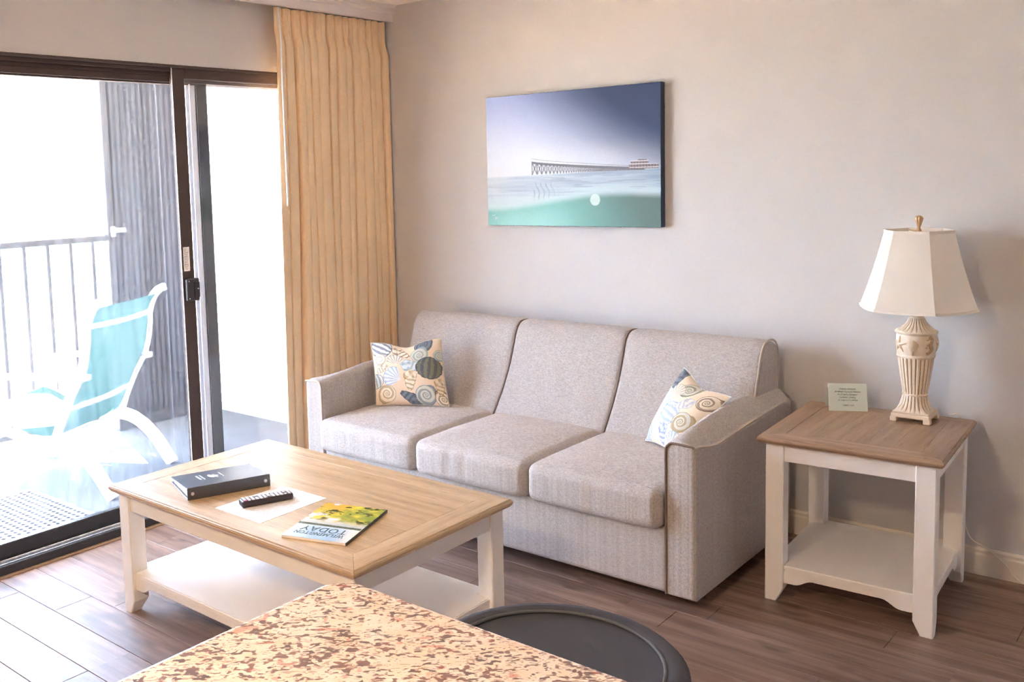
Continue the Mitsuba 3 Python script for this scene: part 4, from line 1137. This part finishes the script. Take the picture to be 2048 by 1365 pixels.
def mag_fn(p, n, uv):
    u, v = uv.x, uv.y            # v: 1 at the head
    band = mix((0.74, 0.82, 0.86), (0.42, 0.64, 0.82), smoothstep(0.55, 1.0, v + 0.35 * (0.5 - dr.abs(u - 0.55))))
    band = mix(band, (0.86, 0.80, 0.72), smoothstep(0.28, 0.0, u) * 0.8)
    f1 = fbm(u * 5 + 1, v * 9, 2.0, 4)
    photo = mix((0.86, 0.80, 0.74), (0.55, 0.62, 0.60), smoothstep(0.42, 0.62, v))
    leaf = smoothstep(0.40, 0.56, f1 + 0.35 * (0.62 - u) + 0.15 * smoothstep(0.62, 0.2, v)) * smoothstep(0.60, 0.42, v)
    lc = mix((0.26, 0.33, 0.055), (0.72, 0.60, 0.06), smoothstep(0.2, 0.75, fbm(u * 7, v * 14, 5.0, 3) * 0.7 + 0.45 * (u - 0.1)))
    lc = mix(lc, (0.80, 0.42, 0.05), smoothstep(0.45, 0.75, u) * smoothstep(0.35, 0.05, v))
    photo = mix(photo, lc, leaf)
    photo = mix(photo, (0.06, 0.075, 0.025), smoothstep(0.60, 0.72, fbm(u * 7 + 4, v * 16, 8.0, 3)) * leaf)
    return mix(photo, band, smoothstep(0.655, 0.66, v))


M['mag_cover'] = mat('mat_mag_cover', pr(proc(mag_fn), 0.25, 0.5))
add('pages', put(cbox(0.002, WM - 0.001, -LM, 0, 0.0006, TM - 0.0006, .0004), Mm), M['paper'], parent=mg)
add('spine', put(cbox(-0.0012, 0.0022, -LM, 0, 0, TM + 0.0001, .0006), Mm), M['mag_spine'], parent=mg)
cv = put(trimesh.Trimesh([(0.002, -LM, TM), (WM, -LM, TM), (WM, 0, TM), (0.002, 0, TM)], [(0, 1, 2), (0, 2, 3)], process=False), Mm)
add('front_cover', cv, M['mag_cover'], False, parent=mg, uv=np.array([(0, 0), (1, 0), (1, 1), (0, 1.0)]))
add('cover_bar', put(bbox(0.004, WM, -LM * 0.395, -LM * 0.350, TM, TM + 0.0004), Mm), M['green_bar'], parent=mg)
for s_, hgt, yy, wd in (('WILMINGTON', 0.020, -0.048, 0.160), ('TODAY', 0.032, -0.088, 0.150)):
    tm = text(s_, hgt, 0.0004); v = tm.vertices.copy(); v[:, 0] *= wd / np.ptp(v[:, 0]); v[:, 0] += 0.108; v[:, 1] += yy; v[:, 2] += TM + 0.0002; tm.vertices = v
    add('title', put(tm, Mm), M['teal_ink'], parent=mg)

# ------------------------------------------------------------------ granite counter and stool
CZ = 0.92
ct = thing('granite_counter', 'speckled peach granite breakfast counter in the foreground', 'counter')
cp_ = sbox(2.600, -3.66, ROOM_X, -2.952)
r_ = 0.05
cp_ = cp_.buffer(-r_).buffer(r_, 16).union(sbox(2.8, -3.66, ROOM_X, -2.952))
rings = []
P0 = np.array(cp_.simplify(0.0003).exterior.coords)[:-1]
outl = []
for off, z in ((-0.010, CZ - 0.034), (-0.003, CZ - 0.032), (0.0, CZ - 0.026), (0.0, CZ - 0.010), (-0.002, CZ - 0.004), (-0.006, CZ - 0.001), (-0.011, CZ)):
    e2 = np.roll(P0, -1, 0) - np.roll(P0, 1, 0); n2 = np.stack([e2[:, 1], -e2[:, 0]], -1); n2 /= np.linalg.norm(n2, axis=1, keepdims=True)
    if Polygon(P0).exterior.is_ccw is False:
        n2 = -n2
    Q = P0 + n2 * off
    Q[:, 0] = np.minimum(Q[:, 0], ROOM_X - 0.001)
    rings.append(np.c_[Q, np.full(len(Q), z)])
side = loft(rings, cap=False)
def lid(R, flip):
    f = trimesh.creation.triangulate_polygon(Polygon(R[:, :2]), engine='earcut')
    V = np.c_[f[0], np.full(len(f[0]), R[0, 2])]
    return trimesh.Trimesh(V, f[1][:, ::-1] if flip else f[1], process=False)
slab = cat(side, lid(rings[-1], False), lid(rings[0], True))
add('slab', slab, M['granite'], 25, parent=ct)
cb = thing('counter_cabinet', 'painted base cabinet carrying the granite counter', 'cabinet')
add('carcass', cbox(2.66, ROOM_X - 0.005, -3.62, -3.22, 0.09, CZ - 0.035, .003), M['cabinet'], parent=cb)
add('plinth', cbox(2.72, ROOM_X - 0.005, -3.57, -3.26, 0.0, 0.09, .002), M['cabinet'], parent=cb)
for k in range(4):
    x0 = 2.70 + 0.62 * k
    add('panel', cbox(x0, x0 + 0.56, -3.222, -3.205, 0.14, CZ - 0.09, .004), M['cabinet'], parent=cb)

bs = thing('bar_stool', 'round dark grey bar stool tucked at the granite counter', 'stool')
SX, SY, SZ = 2.713, -2.550, 0.66
ring_p = [(0.0, SZ - 0.055), (0.205, SZ - 0.055), (0.226, SZ - 0.045), (0.236, SZ - 0.028), (0.234, SZ - 0.012), (0.224, SZ - 0.002), (0.210, SZ + 0.001), (0.196, SZ - 0.003), (0.190, SZ - 0.009), (0.150, SZ - 0.012), (0.08, SZ - 0.015), (0.0, SZ - 0.016)]
m = lathe(ring_p, 72); m.apply_translation((SX, SY, 0))
add('seat', m, M['vinyl'], 50, parent=bs)
aa = np.linspace(0, 2 * np.pi, 65)
add('welt', tube(np.stack([SX + 0.193 * np.cos(aa), SY + 0.193 * np.sin(aa), np.full(65, SZ - 0.004)], -1), 0.0036, 8, cap=False), M['vinyl_welt'], True, parent=bs)
for k in range(4):
    a = math.pi / 4 + k * math.pi / 2
    add('leg', tube([(SX + 0.13 * math.cos(a), SY + 0.13 * math.sin(a), SZ - 0.055), (SX + 0.21 * math.cos(a), SY + 0.21 * math.sin(a), 0.0)], 0.013, 10), M['black_metal'], True, parent=bs)
add('foot_ring', tube(np.stack([SX + 0.182 * np.cos(aa), SY + 0.182 * np.sin(aa), np.full(65, 0.22)], -1), 0.009, 8, cap=False), M['black_metal'], True, parent=bs)

# ------------------------------------------------------------------ unseen ceiling light behind the camera, placed to light curtain and left wall
kl = thing('unseen_ceiling_lamp', 'unseen round ceiling light, out of view, lighting the room from the kitchen side', 'light')
KX, KY = 2.3, -4.5
m = lathe([(0.0, CEIL - 0.03), (0.19, CEIL - 0.03), (0.20, CEIL - 0.02), (0.20, CEIL), (0.0, CEIL)], 40); m.apply_translation((KX, KY, 0))
add('base', m, M['white_paint'], 40, parent=kl)
a_ = np.linspace(0, np.pi / 2, 8)
m = lathe([(0.0, CEIL - 0.031)] + [(0.17 * np.cos(t), CEIL - 0.031 - 0.075 * np.sin(t)) for t in a_[:-1]] + [(0.0, CEIL - 0.106)], 32); m.apply_translation((KX, KY, 0))
if m.volume < 0:
    m.invert()
add('diffuser', {**mikit.ply(m, M['bulb'], smooth=True), 'emitter': {'type': 'area', 'radiance': {'type': 'rgb', 'value': list(UNSEEN_LAMP_EMIT)}}}, None, parent=kl)
